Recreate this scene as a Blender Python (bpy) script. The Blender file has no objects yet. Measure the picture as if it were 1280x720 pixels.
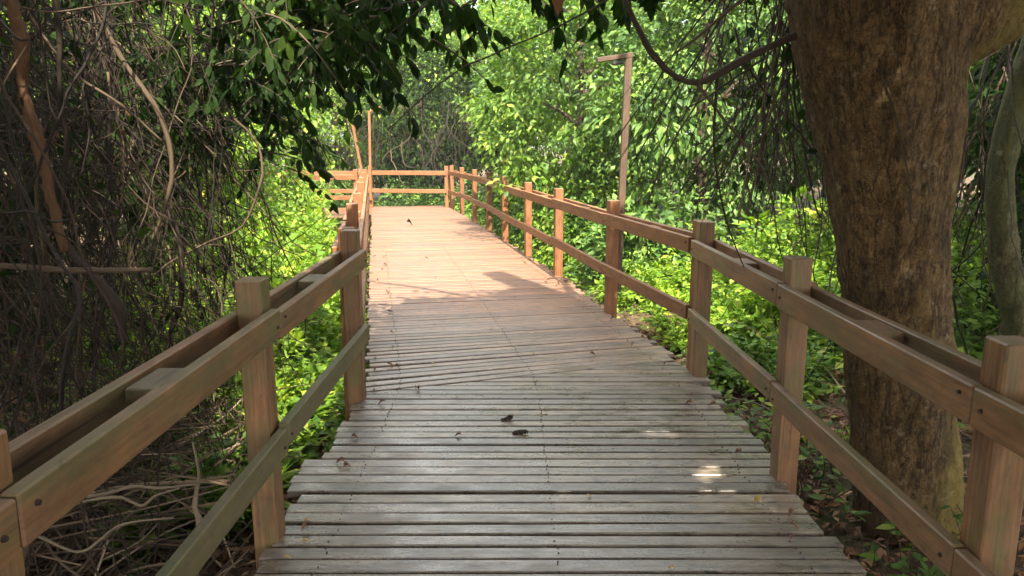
import bpy, math, random
import numpy as np
from mathutils import Vector
R = math.radians
rng = np.random.default_rng(7)
random.seed(7)
sc = bpy.context.scene
col = sc.collection

# ------------------------------------------------------------ camera, sky, sun, exposure
cam_d = bpy.data.cameras.new('camera'); cam = bpy.data.objects.new('camera', cam_d); col.objects.link(cam)
cam.location = (0, 0, 1.6); cam.rotation_euler = (R(90 - 10.765), 0, 0)
cam_d.sensor_width = 36; cam_d.lens = 26.18; cam_d.clip_end = 2000; cam_d.clip_start = 0.05
sc.camera = cam
SUN = Vector((-0.11, 0.62, -0.78)).normalized()          # direction the light travels
elev = math.asin(-SUN.z)
az = math.atan2(-SUN.x, -SUN.y)                           # compass bearing towards the sun (from +Y)
w = bpy.data.worlds.new('World'); sc.world = w; w.use_nodes = True
nt = w.node_tree; bg = nt.nodes['Background']
sky = nt.nodes.new('ShaderNodeTexSky'); sky.sky_type = 'NISHITA'; sky.sun_disc = False
sky.sun_elevation = elev; sky.sun_rotation = az; sky.air_density = 1.0; sky.dust_density = 5.0
_tc = nt.nodes.new('ShaderNodeTexCoord'); _cn = nt.nodes.new('ShaderNodeTexNoise'); _cn.inputs['Scale'].default_value = 2.2; _cn.inputs['Detail'].default_value = 6
nt.links.new(_tc.outputs['Generated'], _cn.inputs['Vector'])
_cr = nt.nodes.new('ShaderNodeValToRGB'); _cr.color_ramp.elements[0].position = .36; _cr.color_ramp.elements[1].position = .58
_cr.color_ramp.elements[1].color = (.85, .85, .85, 1); nt.links.new(_cn.outputs[0], _cr.inputs[0])
_cm = nt.nodes.new('ShaderNodeMixRGB'); _cm.inputs[2].default_value = (6.6, 6.5, 6.3, 1)
nt.links.new(_cr.outputs[0], _cm.inputs[0]); nt.links.new(sky.outputs[0], _cm.inputs[1]); nt.links.new(_cm.outputs[0], bg.inputs[0]); bg.inputs[1].default_value = 0.15
sd = bpy.data.lights.new('sun', 'SUN'); sd.energy = 3.9; sd.angle = R(0.6); sd.color = (1, 0.92, 0.76)
so = bpy.data.objects.new('sun', sd); col.objects.link(so); so.location = (0, 0, 30)
so.rotation_euler = SUN.to_track_quat('-Z', 'Y').to_euler()
sc.view_settings.view_transform = 'Standard'; sc.view_settings.look = 'None'
sc.view_settings.exposure = 2.45; sc.view_settings.gamma = 1
sc.cycles.max_bounces = 8; sc.cycles.diffuse_bounces = 5; sc.cycles.glossy_bounces = 3
sc.cycles.transmission_bounces = 4; sc.cycles.transparent_max_bounces = 4
sc.cycles.sample_clamp_indirect = 6

# ------------------------------------------------------------ mesh helpers
def make_mesh(name, V, F, mats, wc=None, smooth=False, fmat=None):
    """V (n,3); F list of (m,k) index arrays; wc optional per-vertex vector attribute."""
    me = bpy.data.meshes.new(name)
    V = np.asarray(V, np.float32)
    F = [np.asarray(f, np.int32) for f in F if len(f)]
    nf = sum(len(f) for f in F); nl = sum(f.size for f in F)
    me.vertices.add(len(V)); me.vertices.foreach_set('co', V.ravel())
    me.loops.add(nl); me.loops.foreach_set('vertex_index', np.concatenate([f.ravel() for f in F]))
    tot = np.concatenate([np.full(len(f), f.shape[1], np.int32) for f in F])
    st = np.concatenate([[0], np.cumsum(tot)[:-1]]).astype(np.int32)
    me.polygons.add(nf); me.polygons.foreach_set('loop_start', st)
    try: me.polygons.foreach_set('loop_total', tot)
    except Exception: pass
    if fmat is not None: me.polygons.foreach_set('material_index', np.asarray(fmat, np.int32))
    me.update(calc_edges=True)
    if wc is not None:
        a = me.attributes.new('wc', 'FLOAT_VECTOR', 'POINT'); a.data.foreach_set('vector', np.asarray(wc, np.float32).ravel())
    me.polygons.foreach_set('use_smooth', np.full(nf, bool(smooth)))
    for m in (mats if isinstance(mats, (list, tuple)) else [mats]): me.materials.append(m)
    me.validate()
    return me

def link(name, me, parent=None, loc=None):
    o = bpy.data.objects.new(name, me); col.objects.link(o)
    if parent is not None: o.parent = parent
    if loc is not None: o.location = loc
    return o
def tag(o, label=None, cat=None, group=None, kind=None):
    if label: o['label'] = label
    if cat: o['category'] = cat
    if group: o['group'] = group
    if kind: o['kind'] = kind
    return o
def empty(name, loc, label=None, cat=None, group=None):
    o = bpy.data.objects.new(name, None); o.empty_display_size = 0.1
    col.objects.link(o); o.location = loc
    return tag(o, label, cat, group)
def copy_tree(o, parent=None):
    c = o.copy(); col.objects.link(c); c.parent = parent
    for ch in list(o.children): copy_tree(ch, c)
    return c

class MB:
    def __init__(s): s.V = []; s.F3 = []; s.F4 = []; s.W = []; s.n = 0
    def add(s, V, F3=None, F4=None, W=None):
        V = np.asarray(V, float).reshape(-1, 3)
        if F3 is not None and len(F3): s.F3.append(np.asarray(F3) + s.n)
        if F4 is not None and len(F4): s.F4.append(np.asarray(F4) + s.n)
        s.V.append(V); s.W.append(np.zeros_like(V) if W is None else np.asarray(W, float)); s.n += len(V)
    def build(s, name, mat, parent=None, smooth=False, org=(0, 0, 0), loc=None):
        V = np.concatenate(s.V) - np.array(org)
        F = []
        if s.F3: F.append(np.concatenate(s.F3))
        if s.F4: F.append(np.concatenate(s.F4))
        return link(name, make_mesh(name, V, F, mat, np.concatenate(s.W), smooth), parent, loc)

# chamfered box template
_cv = []; _ci = {}
for ix in (-1, 1):
    for iy in (-1, 1):
        for iz in (-1, 1):
            for ax in range(3):
                _ci[(ix, iy, iz, ax)] = len(_cv); _cv.append((ix, iy, iz, ax))
_q = []; _t = []
for ax in range(3):
    a1, a2 = (ax + 1) % 3, (ax + 2) % 3
    for s in (-1, 1):
        f = []
        for (u, v) in ((-1, -1), (1, -1), (1, 1), (-1, 1)):
            k = [0, 0, 0]; k[ax] = s; k[a1] = u; k[a2] = v; f.append(_ci[(*k, ax)])
        _q.append(f if s > 0 else f[::-1])
    for u in (-1, 1):                       # chamfer strips along axis ax
        for v in (-1, 1):
            f = []
            for s in (-1, 1):
                k = [0, 0, 0]; k[ax] = s; k[a1] = u; k[a2] = v; f.append((_ci[(*k, a1)], _ci[(*k, a2)]))
            qd = [f[0][0], f[1][0], f[1][1], f[0][1]]
            _q.append(qd if u * v > 0 else qd[::-1])
for ix in (-1, 1):
    for iy in (-1, 1):
        for iz in (-1, 1):
            f = [_ci[(ix, iy, iz, 0)], _ci[(ix, iy, iz, 1)], _ci[(ix, iy, iz, 2)]]
            _t.append(f if ix * iy * iz > 0 else f[::-1])
_cv = np.array(_cv, float); _q = np.array(_q); _t = np.array(_t)
def cbox(mb, c, ex, ey, ez, hx, hy, hz, ch=0.004):
    S = _cv[:, :3] * np.array([hx, hy, hz]); A = _cv[:, 3].astype(int)
    for ax in range(3):
        m = A != ax; S[m, ax] -= np.sign(S[m, ax]) * ch
    V = np.asarray(c) + S[:, :1] * np.asarray(ex) + S[:, 1:2] * np.asarray(ey) + S[:, 2:] * np.asarray(ez)
    mb.add(V, _t, _q, S + rng.uniform(-40, 40, 3))
def board(mb, p0, p1, wid, hei, ch=0.004, roll=0.0, up=(0, 0, 1)):
    p0 = np.array(p0, float); p1 = np.array(p1, float); d = p1 - p0; L = np.linalg.norm(d); d /= L
    s = np.cross(np.array(up, float), d); s /= np.linalg.norm(s); u = np.cross(d, s)
    if roll: s, u = s * math.cos(roll) + u * math.sin(roll), u * math.cos(roll) - s * math.sin(roll)
    cbox(mb, (p0 + p1) / 2, d, s, u, L / 2, wid / 2, hei / 2, ch)

def tube(mb, P, rad, k=6, cap=True, jitter=0.0):
    P = np.asarray(P, float); n = len(P); rad = np.broadcast_to(np.asarray(rad, float), (n,))
    T = np.gradient(P, axis=0); T /= np.linalg.norm(T, axis=1)[:, None] + 1e-9
    a = np.array([0, 0, 1.0]) if abs(T[0, 2]) < .9 else np.array([1.0, 0, 0])
    N = np.cross(T[0], a); N /= np.linalg.norm(N); Ns = [N]
    for i in range(1, n):
        N = N - T[i] * (N @ T[i]); N /= np.linalg.norm(N) + 1e-9; Ns.append(N)
    Ns = np.array(Ns); B = np.cross(T, Ns)
    th = np.linspace(0, 2 * np.pi, k, endpoint=False)
    rr = rad[:, None] * (1 + jitter * rng.normal(size=(n, k)))
    V = P[:, None] + rr[..., None] * (Ns[:, None] * np.cos(th)[None, :, None] + B[:, None] * np.sin(th)[None, :, None])
    i = np.arange(n - 1)[:, None] * k; j = np.arange(k)[None]; j2 = (j + 1) % k
    F4 = np.stack([i + j, i + j2, i + k + j2, i + k + j], -1).reshape(-1, 4)
    s = np.concatenate([[0], np.cumsum(np.linalg.norm(np.diff(P, axis=0), axis=1))])
    W = np.stack(np.broadcast_arrays(s[:, None], np.cos(th)[None] * rad[:, None], np.sin(th)[None] * rad[:, None]), -1).reshape(-1, 3) + rng.uniform(-40, 40, 3)
    V = V.reshape(-1, 3); F3 = None
    if cap:
        V = np.concatenate([V, P[:1], P[-1:]]); W = np.concatenate([W, W[:1], W[-1:]])
        c0, c1 = n * k, n * k + 1; jj = np.arange(k); j2 = (jj + 1) % k
        F3 = np.concatenate([np.stack([np.full(k, c0), j2, jj], -1), np.stack([np.full(k, c1), (n - 1) * k + jj, (n - 1) * k + j2], -1)])
    mb.add(V, F3, F4, W)
def smooth_path(pts, n=16):
    pts = np.asarray(pts, float); m = len(pts)
    if m < 3: return pts[0] + (pts[-1] - pts[0]) * np.linspace(0, 1, n)[:, None]
    q = np.concatenate([2 * pts[:1] - pts[1:2], pts, 2 * pts[-1:] - pts[-2:-1]])
    t = np.linspace(0, m - 1, n); i = np.minimum(t.astype(int), m - 2); f = (t - i)[:, None]
    p0, p1, p2, p3 = q[i], q[i + 1], q[i + 2], q[i + 3]
    return .5 * (2 * p1 + (p2 - p0) * f + (2 * p0 - 5 * p1 + 4 * p2 - p3) * f ** 2 + (3 * p1 - p0 - 3 * p2 + p3) * f ** 3)

# leaf templates: x across (in widths), y along (in lengths), z fold/droop (in lengths)
LEAF_S = (np.array([[0, 0, 0], [.5, .45, .06], [0, 1, -.12], [-.5, .45, .06], [0, .5, 0]]),
          np.array([[0, 1, 4], [1, 2, 4], [2, 3, 4], [3, 0, 4]]))
def _fine():
    ys = [0, .12, .32, .58, .82, 1]; ws = [.03, .30, .48, .46, .24, 0]
    V = []; F = []
    for y, wd in zip(ys, ws):
        dz = -.18 * y * y
        V += [[-wd, y, .10 * wd + dz], [0, y, dz], [wd, y, .10 * wd + dz]]
    for i in range(len(ys) - 1):
        for j in (0, 1):
            a = i * 3 + j; F += [[a, a + 1, a + 4], [a, a + 4, a + 3]]
    return np.array(V), np.array(F)
LEAF_F = _fine()
def _strap():
    ys = np.linspace(0, 1, 8); V = []; F = []
    for y in ys:
        wd = .5 * math.sin(math.pi * min(1, .12 + .88 * y)) ** .7 if y < 1 else 0
        dz = .35 * y - .75 * y * y
        V += [[-wd, y, .12 * wd + dz], [0, y, dz], [wd, y, .12 * wd + dz]]
    for i in range(7):
        for j in (0, 1):
            a = i * 3 + j; F += [[a, a + 1, a + 4], [a, a + 4, a + 3]]
    return np.array(V), np.array(F)
LEAF_L = _strap()
def unit(v): return v / (np.linalg.norm(v, axis=-1, keepdims=True) + 1e-9)
def leaves(mb, P, D, N, size, ratio=.5, tpl=LEAF_S):
    """add a leaf at each P, pointing along D, face normal about N."""
    P = np.asarray(P, float); n = len(P)
    if n == 0: return
    D = unit(D); X = unit(np.cross(D, N)); Z = np.cross(X, D)
    size = np.broadcast_to(size, (n,)); T, F = tpl
    rt = ratio * rng.uniform(.8, 1.2, n)
    V = P[:, None] + size[:, None, None] * (T[None, :, 0, None] * rt[:, None, None] * X[:, None] + T[None, :, 1, None] * D[:, None] + T[None, :, 2, None] * Z[:, None])
    k = len(T)
    mb.add(V.reshape(-1, 3), (F[None] + (np.arange(n) * k)[:, None, None]).reshape(-1, 3))

# ------------------------------------------------------------ materials
def mat(name):
    m = bpy.data.materials.new(name); m.use_nodes = True
    return m, m.node_tree, m.node_tree.nodes['Principled BSDF']
def N(t, typ, **kw):
    n = t.nodes.new(typ)
    for k, v in kw.items():
        if k.startswith('i_'): n.inputs[int(k[2:]) if k[2:].isdigit() else k[2:]].default_value = v
        else: setattr(n, k, v)
    return n
def ramp(t, fac, stops):
    r = t.nodes.new('ShaderNodeValToRGB'); e = r.color_ramp.elements
    while len(e) < len(stops): e.new(.5)
    for x, (p, c) in zip(e, stops): x.position = p; x.color = (*c, 1) if len(c) == 3 else c
    t.links.new(fac, r.inputs[0]); return r.outputs[0]
def noise(t, vec, scale, detail=4, rough=.55):
    n = t.nodes.new('ShaderNodeTexNoise'); n.inputs['Scale'].default_value = scale
    n.inputs['Detail'].default_value = detail; n.inputs['Roughness'].default_value = rough
    t.links.new(vec, n.inputs['Vector']); return n.outputs[0]
def mapping(t, vec, sc_):
    n = t.nodes.new('ShaderNodeMapping'); n.inputs['Scale'].default_value = sc_; t.links.new(vec, n.inputs[0]); return n.outputs[0]
def mix(t, fac, a, b, mode='MIX'):
    n = t.nodes.new('ShaderNodeMixRGB'); n.blend_type = mode
    for i, v in enumerate((fac, a, b)):
        if hasattr(v, 'is_output'): t.links.new(v, n.inputs[i])
        else: n.inputs[i].default_value = v if i == 0 else ((*v, 1) if len(v) == 3 else v)
    return n.outputs[0]
def math_(t, op, a, b=0.0):
    n = t.nodes.new('ShaderNodeMath'); n.operation = op
    for i, v in enumerate((a, b)):
        if hasattr(v, 'is_output'): t.links.new(v, n.inputs[i])
        else: n.inputs[i].default_value = v
    return n.outputs[0]
def bump(t, h, strength, dist, bsdf):
    b = t.nodes.new('ShaderNodeBump'); b.inputs['Strength'].default_value = strength; b.inputs['Distance'].default_value = dist
    t.links.new(h, b.inputs['Height']); t.links.new(b.outputs[0], bsdf.inputs['Normal']); return b

def leaf_mat(name, stops, trans=.35, rough=.52, tint=(1.15, 1.25, .55), spec=.3):
    m, t, b = mat(name)
    g = N(t, 'ShaderNodeNewGeometry'); c = ramp(t, g.outputs['Random Per Island'], stops)
    tc = N(t, 'ShaderNodeTexCoord'); nz = noise(t, tc.outputs['Object'], 1.3, 2)
    c = mix(t, 1.0, c, ramp(t, nz, [(.32, (.6, .68, .72)), (.5, (1, 1, 1)), (.68, (1.5, 1.38, 1.0))]), 'MULTIPLY')
    t.links.new(c, b.inputs['Base Color']); b.inputs['Roughness'].default_value = rough
    b.inputs['Specular IOR Level'].default_value = spec
    tr = N(t, 'ShaderNodeBsdfTranslucent'); t.links.new(mix(t, 1.0, c, tint, 'MULTIPLY'), tr.inputs[0])
    ms = N(t, 'ShaderNodeMixShader'); ms.inputs[0].default_value = trans
    t.links.new(b.outputs[0], ms.inputs[1]); t.links.new(tr.outputs[0], ms.inputs[2])
    t.links.new(ms.outputs[0], t.nodes['Material Output'].inputs[0])
    return m
def wood_mat(name, c1, c2, grey, moss=0.0, rough=(.45, .7), bumpd=.002):
    m, t, b = mat(name)
    a = N(t, 'ShaderNodeAttribute', attribute_name='wc'); v = a.outputs['Vector']
    g = N(t, 'ShaderNodeNewGeometry')
    grain = noise(t, mapping(t, v, (1.6, 38, 38)), 2.2, 6, .6)
    blot = noise(t, mapping(t, v, (1.5, 6, 6)), 1.6, 4, .6)
    c = ramp(t, grain, [(.28, c1), (.68, c2)])
    c = mix(t, ramp(t, blot, [(.45, (0, 0, 0)), (.75, (.6, .6, .6))]), c, grey)
    c = mix(t, 1.0, c, ramp(t, g.outputs['Random Per Island'], [(0, (.8, .8, .82)), (1, (1.18, 1.13, 1.08))]), 'MULTIPLY')
    sn = N(t, 'ShaderNodeSeparateXYZ'); t.links.new(g.outputs['Normal'], sn.inputs[0])
    wz = math_(t, 'MULTIPLY', math_(t, 'GREATER_THAN', sn.outputs['Z'], .7), noise(t, mapping(t, v, (3, 9, 9)), 2, 4, .6))
    c = mix(t, math_(t, 'MULTIPLY', wz, 1.1), c, tuple(x * 1.05 for x in grey))
    wear = noise(t, mapping(t, v, (2.2, 5, 5)), 3.2, 6, .7)
    c = mix(t, 1.0, c, ramp(t, wear, [(.3, (.62, .60, .58)), (.55, (1, 1, 1)), (.75, (1.25, 1.2, 1.12))]), 'MULTIPLY')
    crk = noise(t, mapping(t, v, (1.1, 60, 60)), 1.4, 3, .5)
    c = mix(t, ramp(t, crk, [(.655, (0, 0, 0)), (.69, (.8, .8, .8))]), c, (.03, .02, .014))
    spots = noise(t, mapping(t, v, (7, 22, 22)), 2.0, 3, .5)
    c = mix(t, ramp(t, spots, [(.66, (0, 0, 0)), (.74, (.75, .75, .75))]), c, (.035, .026, .02))
    if moss:
        gm = noise(t, mapping(t, v, (1.2, 4, 4)), 2.5, 4, .6)
        c = mix(t, ramp(t, gm, [(.5 - moss * .3, (0, 0, 0)), (.75, (.85, .85, .85))]), c, (.075, .085, .025))
    t.links.new(c, b.inputs['Base Color'])
    rr = ramp(t, blot, [(.3, (rough[0],) * 3), (.7, (rough[1],) * 3)]); t.links.new(rr, b.inputs['Roughness'])
    bump(t, grain, .5, bumpd, b)
    return m

def deck_mat():
    m, t, b = mat('weathered_deck_boards')
    a = N(t, 'ShaderNodeAttribute', attribute_name='wc'); v = a.outputs['Vector']
    g = N(t, 'ShaderNodeNewGeometry'); tc = N(t, 'ShaderNodeTexCoord'); P = tc.outputs['Object']
    sx = N(t, 'ShaderNodeSeparateXYZ'); t.links.new(P, sx.inputs[0])
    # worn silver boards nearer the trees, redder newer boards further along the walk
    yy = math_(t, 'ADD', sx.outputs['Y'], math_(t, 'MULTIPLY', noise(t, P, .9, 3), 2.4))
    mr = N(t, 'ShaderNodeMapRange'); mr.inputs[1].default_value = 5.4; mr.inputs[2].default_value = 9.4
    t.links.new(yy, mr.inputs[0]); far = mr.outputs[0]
    grain = noise(t, mapping(t, v, (1.3, 40, 40)), 2.0, 6, .62)
    blot = noise(t, mapping(t, P, (1.0, 2.2, 1)), 2.1, 5, .62)
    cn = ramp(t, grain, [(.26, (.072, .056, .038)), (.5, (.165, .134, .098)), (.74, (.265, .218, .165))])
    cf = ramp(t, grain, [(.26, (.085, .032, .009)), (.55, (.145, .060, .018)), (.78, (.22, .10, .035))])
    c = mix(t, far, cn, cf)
    c = mix(t, 1.0, c, ramp(t, g.outputs['Random Per Island'], [(0, (.58, .57, .56)), (.5, (1, 1, 1)), (1, (1.28, 1.22, 1.16))]), 'MULTIPLY')
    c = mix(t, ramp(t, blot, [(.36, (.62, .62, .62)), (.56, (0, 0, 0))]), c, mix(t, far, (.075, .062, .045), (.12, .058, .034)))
    sp = noise(t, mapping(t, v, (5, 16, 16)), 2.3, 4, .6)
    c = mix(t, ramp(t, sp, [(.60, (0, 0, 0)), (.69, (.85, .85, .85))]), c, (.03, .024, .02))
    dk = noise(t, mapping(t, P, (1.6, 3.4, 1)), 5.5, 5, .68)
    c = mix(t, ramp(t, dk, [(.55, (0, 0, 0)), (.66, (.8, .8, .8))]), c, (.035, .028, .022))
    t.links.new(c, b.inputs['Base Color'])
    bl2 = noise(t, mapping(t, P, (1.2, 2.5, 1)), 3.3, 5, .65)
    rr = ramp(t, bl2, [(.36, (.18,) * 3), (.64, (.5,) * 3)])
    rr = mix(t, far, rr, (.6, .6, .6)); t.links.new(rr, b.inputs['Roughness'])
    b.inputs['Specular IOR Level'].default_value = 1.0
    fine = noise(t, mapping(t, v, (9, 60, 60)), 3.0, 5, .7)
    tr_ = noise(t, mapping(t, v, (2.0, 9, 9)), 2.6, 5, .7)
    c = mix(t, 1.0, c, ramp(t, fine, [(.3, (.66, .65, .64)), (.7, (1.28, 1.27, 1.25))]), 'MULTIPLY')
    c = mix(t, 1.0, c, ramp(t, tr_, [(.32, (.6, .58, .55)), (.52, (1, 1, 1)), (.72, (1.3, 1.28, 1.24))]), 'MULTIPLY')
    t.links.new(c, b.inputs['Base Color'])
    h = math_(t, 'ADD', grain, math_(t, 'MULTIPLY', noise(t, mapping(t, P, (2, 5, 1)), 3, 3), .8))
    h = math_(t, 'ADD', h, math_(t, 'MULTIPLY', fine, .7))
    bump(t, h, .55, .003, b)
    return m

def bark_mat(name, c1, c2, c3, vec_scale=(1, 14, 14), moss=None, bd=.012, fl=9.0):
    m, t, b = mat(name)
    tc = N(t, 'ShaderNodeTexCoord'); P = tc.outputs['Object']
    ridg = noise(t, mapping(t, P, vec_scale), 1.6, 9, .74)
    flake = N(t, 'ShaderNodeTexVoronoi'); flake.inputs['Scale'].default_value = fl; flake.feature = 'DISTANCE_TO_EDGE'
    wv = N(t, 'ShaderNodeVectorMath'); wv.operation = 'ADD'
    nn = N(t, 'ShaderNodeTexNoise'); nn.inputs['Scale'].default_value = 7; t.links.new(P, nn.inputs[0])
    sc2 = N(t, 'ShaderNodeVectorMath'); sc2.operation = 'SCALE'; sc2.inputs['Scale'].default_value = .5
    t.links.new(nn.outputs[1], sc2.inputs[0]); t.links.new(P, wv.inputs[0]); t.links.new(sc2.outputs[0], wv.inputs[1])
    t.links.new(mapping(t, wv.outputs[0], (1, 1, .45)), flake.inputs['Vector'])
    c = ramp(t, ridg, [(.28, c1), (.5, c2), (.74, c3)])
    big = noise(t, P, 1.7, 4, .6)
    c = mix(t, 1.0, c, ramp(t, big, [(.3, (.68, .66, .64)), (.7, (1.28, 1.25, 1.2))]), 'MULTIPLY')
    c = mix(t, 1.0, c, ramp(t, noise(t, mapping(t, P, (1, 1, .55)), 55, 4, .65), [(.32, (.6, .58, .56)), (.68, (1.35, 1.33, 1.3))]), 'MULTIPLY')
    ed = ramp(t, flake.outputs['Distance'], [(0, (.45, .45, .45)), (.06, (0, 0, 0))])
    c = mix(t, ed, c, (.05, .03, .018))
    ck = noise(t, mapping(t, P, (1, 1, .22)), 15, 5, .6); crack = ramp(t, ck, [(.475, (0, 0, 0)), (.5, (1, 1, 1)), (.525, (0, 0, 0))])
    ck2 = noise(t, mapping(t, P, (.6, .6, 1.6)), 13, 4, .6); crack2 = ramp(t, ck2, [(.488, (0, 0, 0)), (.5, (.7, .7, .7)), (.512, (0, 0, 0))])
    crk = math_(t, 'MAXIMUM', crack, crack2)
    c = mix(t, math_(t, 'MULTIPLY', crk, .62), c, (.022, .014, .007))
    if moss:
        mn = noise(t, mapping(t, P, (1.5, 1.5, .7)), 1.4, 5, .62)
        sx = N(t, 'ShaderNodeSeparateXYZ'); t.links.new(P, sx.inputs[0])
        mm = math_(t, 'ADD', mn, math_(t, 'MULTIPLY', math_(t, 'SUBTRACT', sx.outputs['X'], moss[1]), moss[2]))
        c = mix(t, ramp(t, mm, [(.44, (0, 0, 0)), (.66, (.8, .8, .8))]), c, moss[0])
    lich = noise(t, P, 11, 5, .7)
    c = mix(t, ramp(t, lich, [(.60, (0, 0, 0)), (.68, (.5, .5, .5))]), c, (.27, .22, .14))
    t.links.new(c, b.inputs['Base Color']); b.inputs['Roughness'].default_value = .85; b.inputs['Specular IOR Level'].default_value = .25
    h = math_(t, 'ADD', ridg, math_(t, 'MULTIPLY', math_(t, 'MINIMUM', flake.outputs['Distance'], .08), 1.2))
    h = math_(t, 'ADD', h, math_(t, 'MULTIPLY', noise(t, mapping(t, P, (1, 1, .6)), 48, 5, .68), .9))
    h = math_(t, 'SUBTRACT', h, math_(t, 'MULTIPLY', crk, .8))
    bump(t, h, .9, bd, b)
    return m
def vine_mat(name, stops, rough=.8):
    m, t, b = mat(name)
    g = N(t, 'ShaderNodeNewGeometry'); c = ramp(t, g.outputs['Random Per Island'], stops)
    a = N(t, 'ShaderNodeAttribute', attribute_name='wc')
    gr = noise(t, mapping(t, a.outputs['Vector'], (6, 160, 160)), 1.5, 5, .6)
    c = mix(t, 1.0, c, ramp(t, gr, [(.25, (.55, .53, .5)), (.75, (1.35, 1.3, 1.22))]), 'MULTIPLY')
    t.links.new(c, b.inputs['Base Color']); b.inputs['Roughness'].default_value = rough; b.inputs['Specular IOR Level'].default_value = .3
    bump(t, gr, .6, .004, b)
    return m
def ground_mat():
    m, t, b = mat('forest_soil')
    tc = N(t, 'ShaderNodeTexCoord'); P = tc.outputs['Object']
    a = noise(t, P, 9, 8, .7); c = ramp(t, a, [(.3, (.035, .022, .013)), (.5, (.085, .055, .034)), (.7, (.17, .115, .075))])
    g = noise(t, P, .55, 4, .6); c = mix(t, ramp(t, g, [(.5, (0, 0, 0)), (.62, (.7, .7, .7))]), c, (.05, .075, .022))
    t.links.new(c, b.inputs['Base Color']); b.inputs['Roughness'].default_value = .95; b.inputs['Specular IOR Level'].default_value = .15
    bump(t, noise(t, P, 26, 6, .7), .9, .04, b); return m

M_leaf_bright = leaf_mat('fresh_green_leaf', [(0, (.06, .135, .012)), (.45, (.12, .22, .02)), (.85, (.19, .29, .028)), (1, (.32, .37, .05))], .44)
M_leaf_lime = leaf_mat('yellow_green_leaf', [(0, (.08, .16, .014)), (.45, (.14, .25, .022)), (.85, (.22, .33, .03)), (1, (.36, .42, .06))], .45)
M_leaf_mid = leaf_mat('mid_green_leaf', [(0, (.04, .09, .012)), (.5, (.085, .17, .02)), (.9, (.15, .24, .03)), (1, (.26, .31, .06))], .40)
M_leaf_cool = leaf_mat('glossy_green_leaf', [(0, (.036, .085, .018)), (.5, (.078, .155, .03)), (1, (.145, .23, .048))], .32, .5, spec=.3)
M_leaf_shaded = leaf_mat('shaded_green_leaf', [(0, (.006, .016, .0035)), (.6, (.012, .028, .005)), (1, (.023, .044, .009))], .30, .62, (1.4, 1.9, .35), .08)  # near-black greens: the shade under the canopy is put into the leaf colour
M_leaf_dead = leaf_mat('dead_leaf', [(0, (.07, .032, .016)), (.5, (.17, .09, .05)), (1, (.30, .19, .12))], .12, .8, (1, .8, .6), .15)
M_leaf_brown = leaf_mat('dark_dead_leaf', [(0, (.03, .016, .009)), (1, (.10, .058, .034))], .1, .8, (1, .8, .6), .1)
M_leaf_yellow = leaf_mat('yellowed_leaf', [(0, (.45, .30, .06)), (1, (.6, .42, .14))], .15, .6, (1, .9, .5), .3)
M_rail_near = wood_mat('brown_stained_timber', (.092, .043, .016), (.215, .108, .044), (.165, .105, .056), .15)
M_rail_moss = wood_mat('mossy_timber', (.075, .05, .025), (.15, .10, .05), (.12, .10, .055), .8)
M_rail_sunlit = wood_mat('sunlit_orange_timber', (.12, .045, .013), (.215, .085, .027), (.19, .10, .044), .0, (.5, .75))  # same brown stain as the near rails, with sunlight's orange painted into it
M_deck = deck_mat()
M_joist = wood_mat('joist_timber', (.05, .03, .02), (.10, .065, .04), (.08, .06, .045))
M_bark = bark_mat('big_tree_bark', (.04, .025, .0095), (.105, .068, .027), (.19, .13, .058), (13, 13, 4.5), ((.165, .125, .03), -.10, 1.5), .02, 20.0)
M_bark_pole = bark_mat('smooth_mossy_bark', (.035, .036, .016), (.075, .072, .034), (.13, .118, .065), (10, 10, 1.0), ((.06, .075, .02), -.3, .2), .010)
M_bark_dark = bark_mat('forest_bark', (.035, .025, .017), (.07, .05, .033), (.12, .09, .06), (10, 10, 1.2), None, .01)
M_vine = vine_mat('dry_vine', [(0, (.008, .005, .003)), (.55, (.018, .011, .0065)), (.88, (.042, .027, .016)), (1, (.11, .078, .05))])
M_twig_ground = vine_mat('ground_twig', [(0, (.03, .02, .012)), (.5, (.085, .058, .037)), (.9, (.17, .125, .085)), (1, (.3, .24, .17))])
M_vine_red = vine_mat('peeling_red_vine', [(0, (.06, .031, .014)), (1, (.085, .044, .02))])
M_vine_pale = vine_mat('bleached_stick', [(0, (.12, .094, .064)), (1, (.18, .145, .10))])
M_vine_brown = vine_mat('grey_brown_vine', [(0, (.045, .031, .019)), (1, (.075, .053, .033))])
M_twig_dark = vine_mat('dark_twig', [(0, (.02, .014, .009)), (.7, (.045, .032, .02)), (1, (.085, .062, .04))])
M_soil = ground_mat()

# ------------------------------------------------------------ the lie of the land
def lerp_line(pts, y):
    pts = np.asarray(pts, float); return np.interp(y, pts[:, 0], pts[:, 1])
EDGE_L = [(0, -.98), (3.2, -.98), (4.85, -.985), (9.2, -1.79), (12.9, -2.45), (17.3, -3.25), (22, -4.1)]
EDGE_R = [(0, 1.335), (4.9, 1.335), (5.1, 1.33), (9.2, .60), (13.2, -.20), (19.75, -1.62), (22, -2.1)]
SPINE = [(0, .18), (4.9, .18), (9.2, -.6), (13, -1.32), (19.75, -2.65), (30, -4.9), (60, -11)]
def gh(x, y):
    x = np.asarray(x, float); y = np.asarray(y, float)
    d = np.abs(x - lerp_line(SPINE, y))
    z = -.46 + .05 * np.sin(1.7 * x + .6 * y) + .05 * np.sin(.9 * y - 1.3 * x + 1) + .02 * np.sin(5 * x) * np.cos(4.3 * y)
    return z + .07 * np.clip(d - 1.4, 0, 14) ** 1.1 * .9
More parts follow.
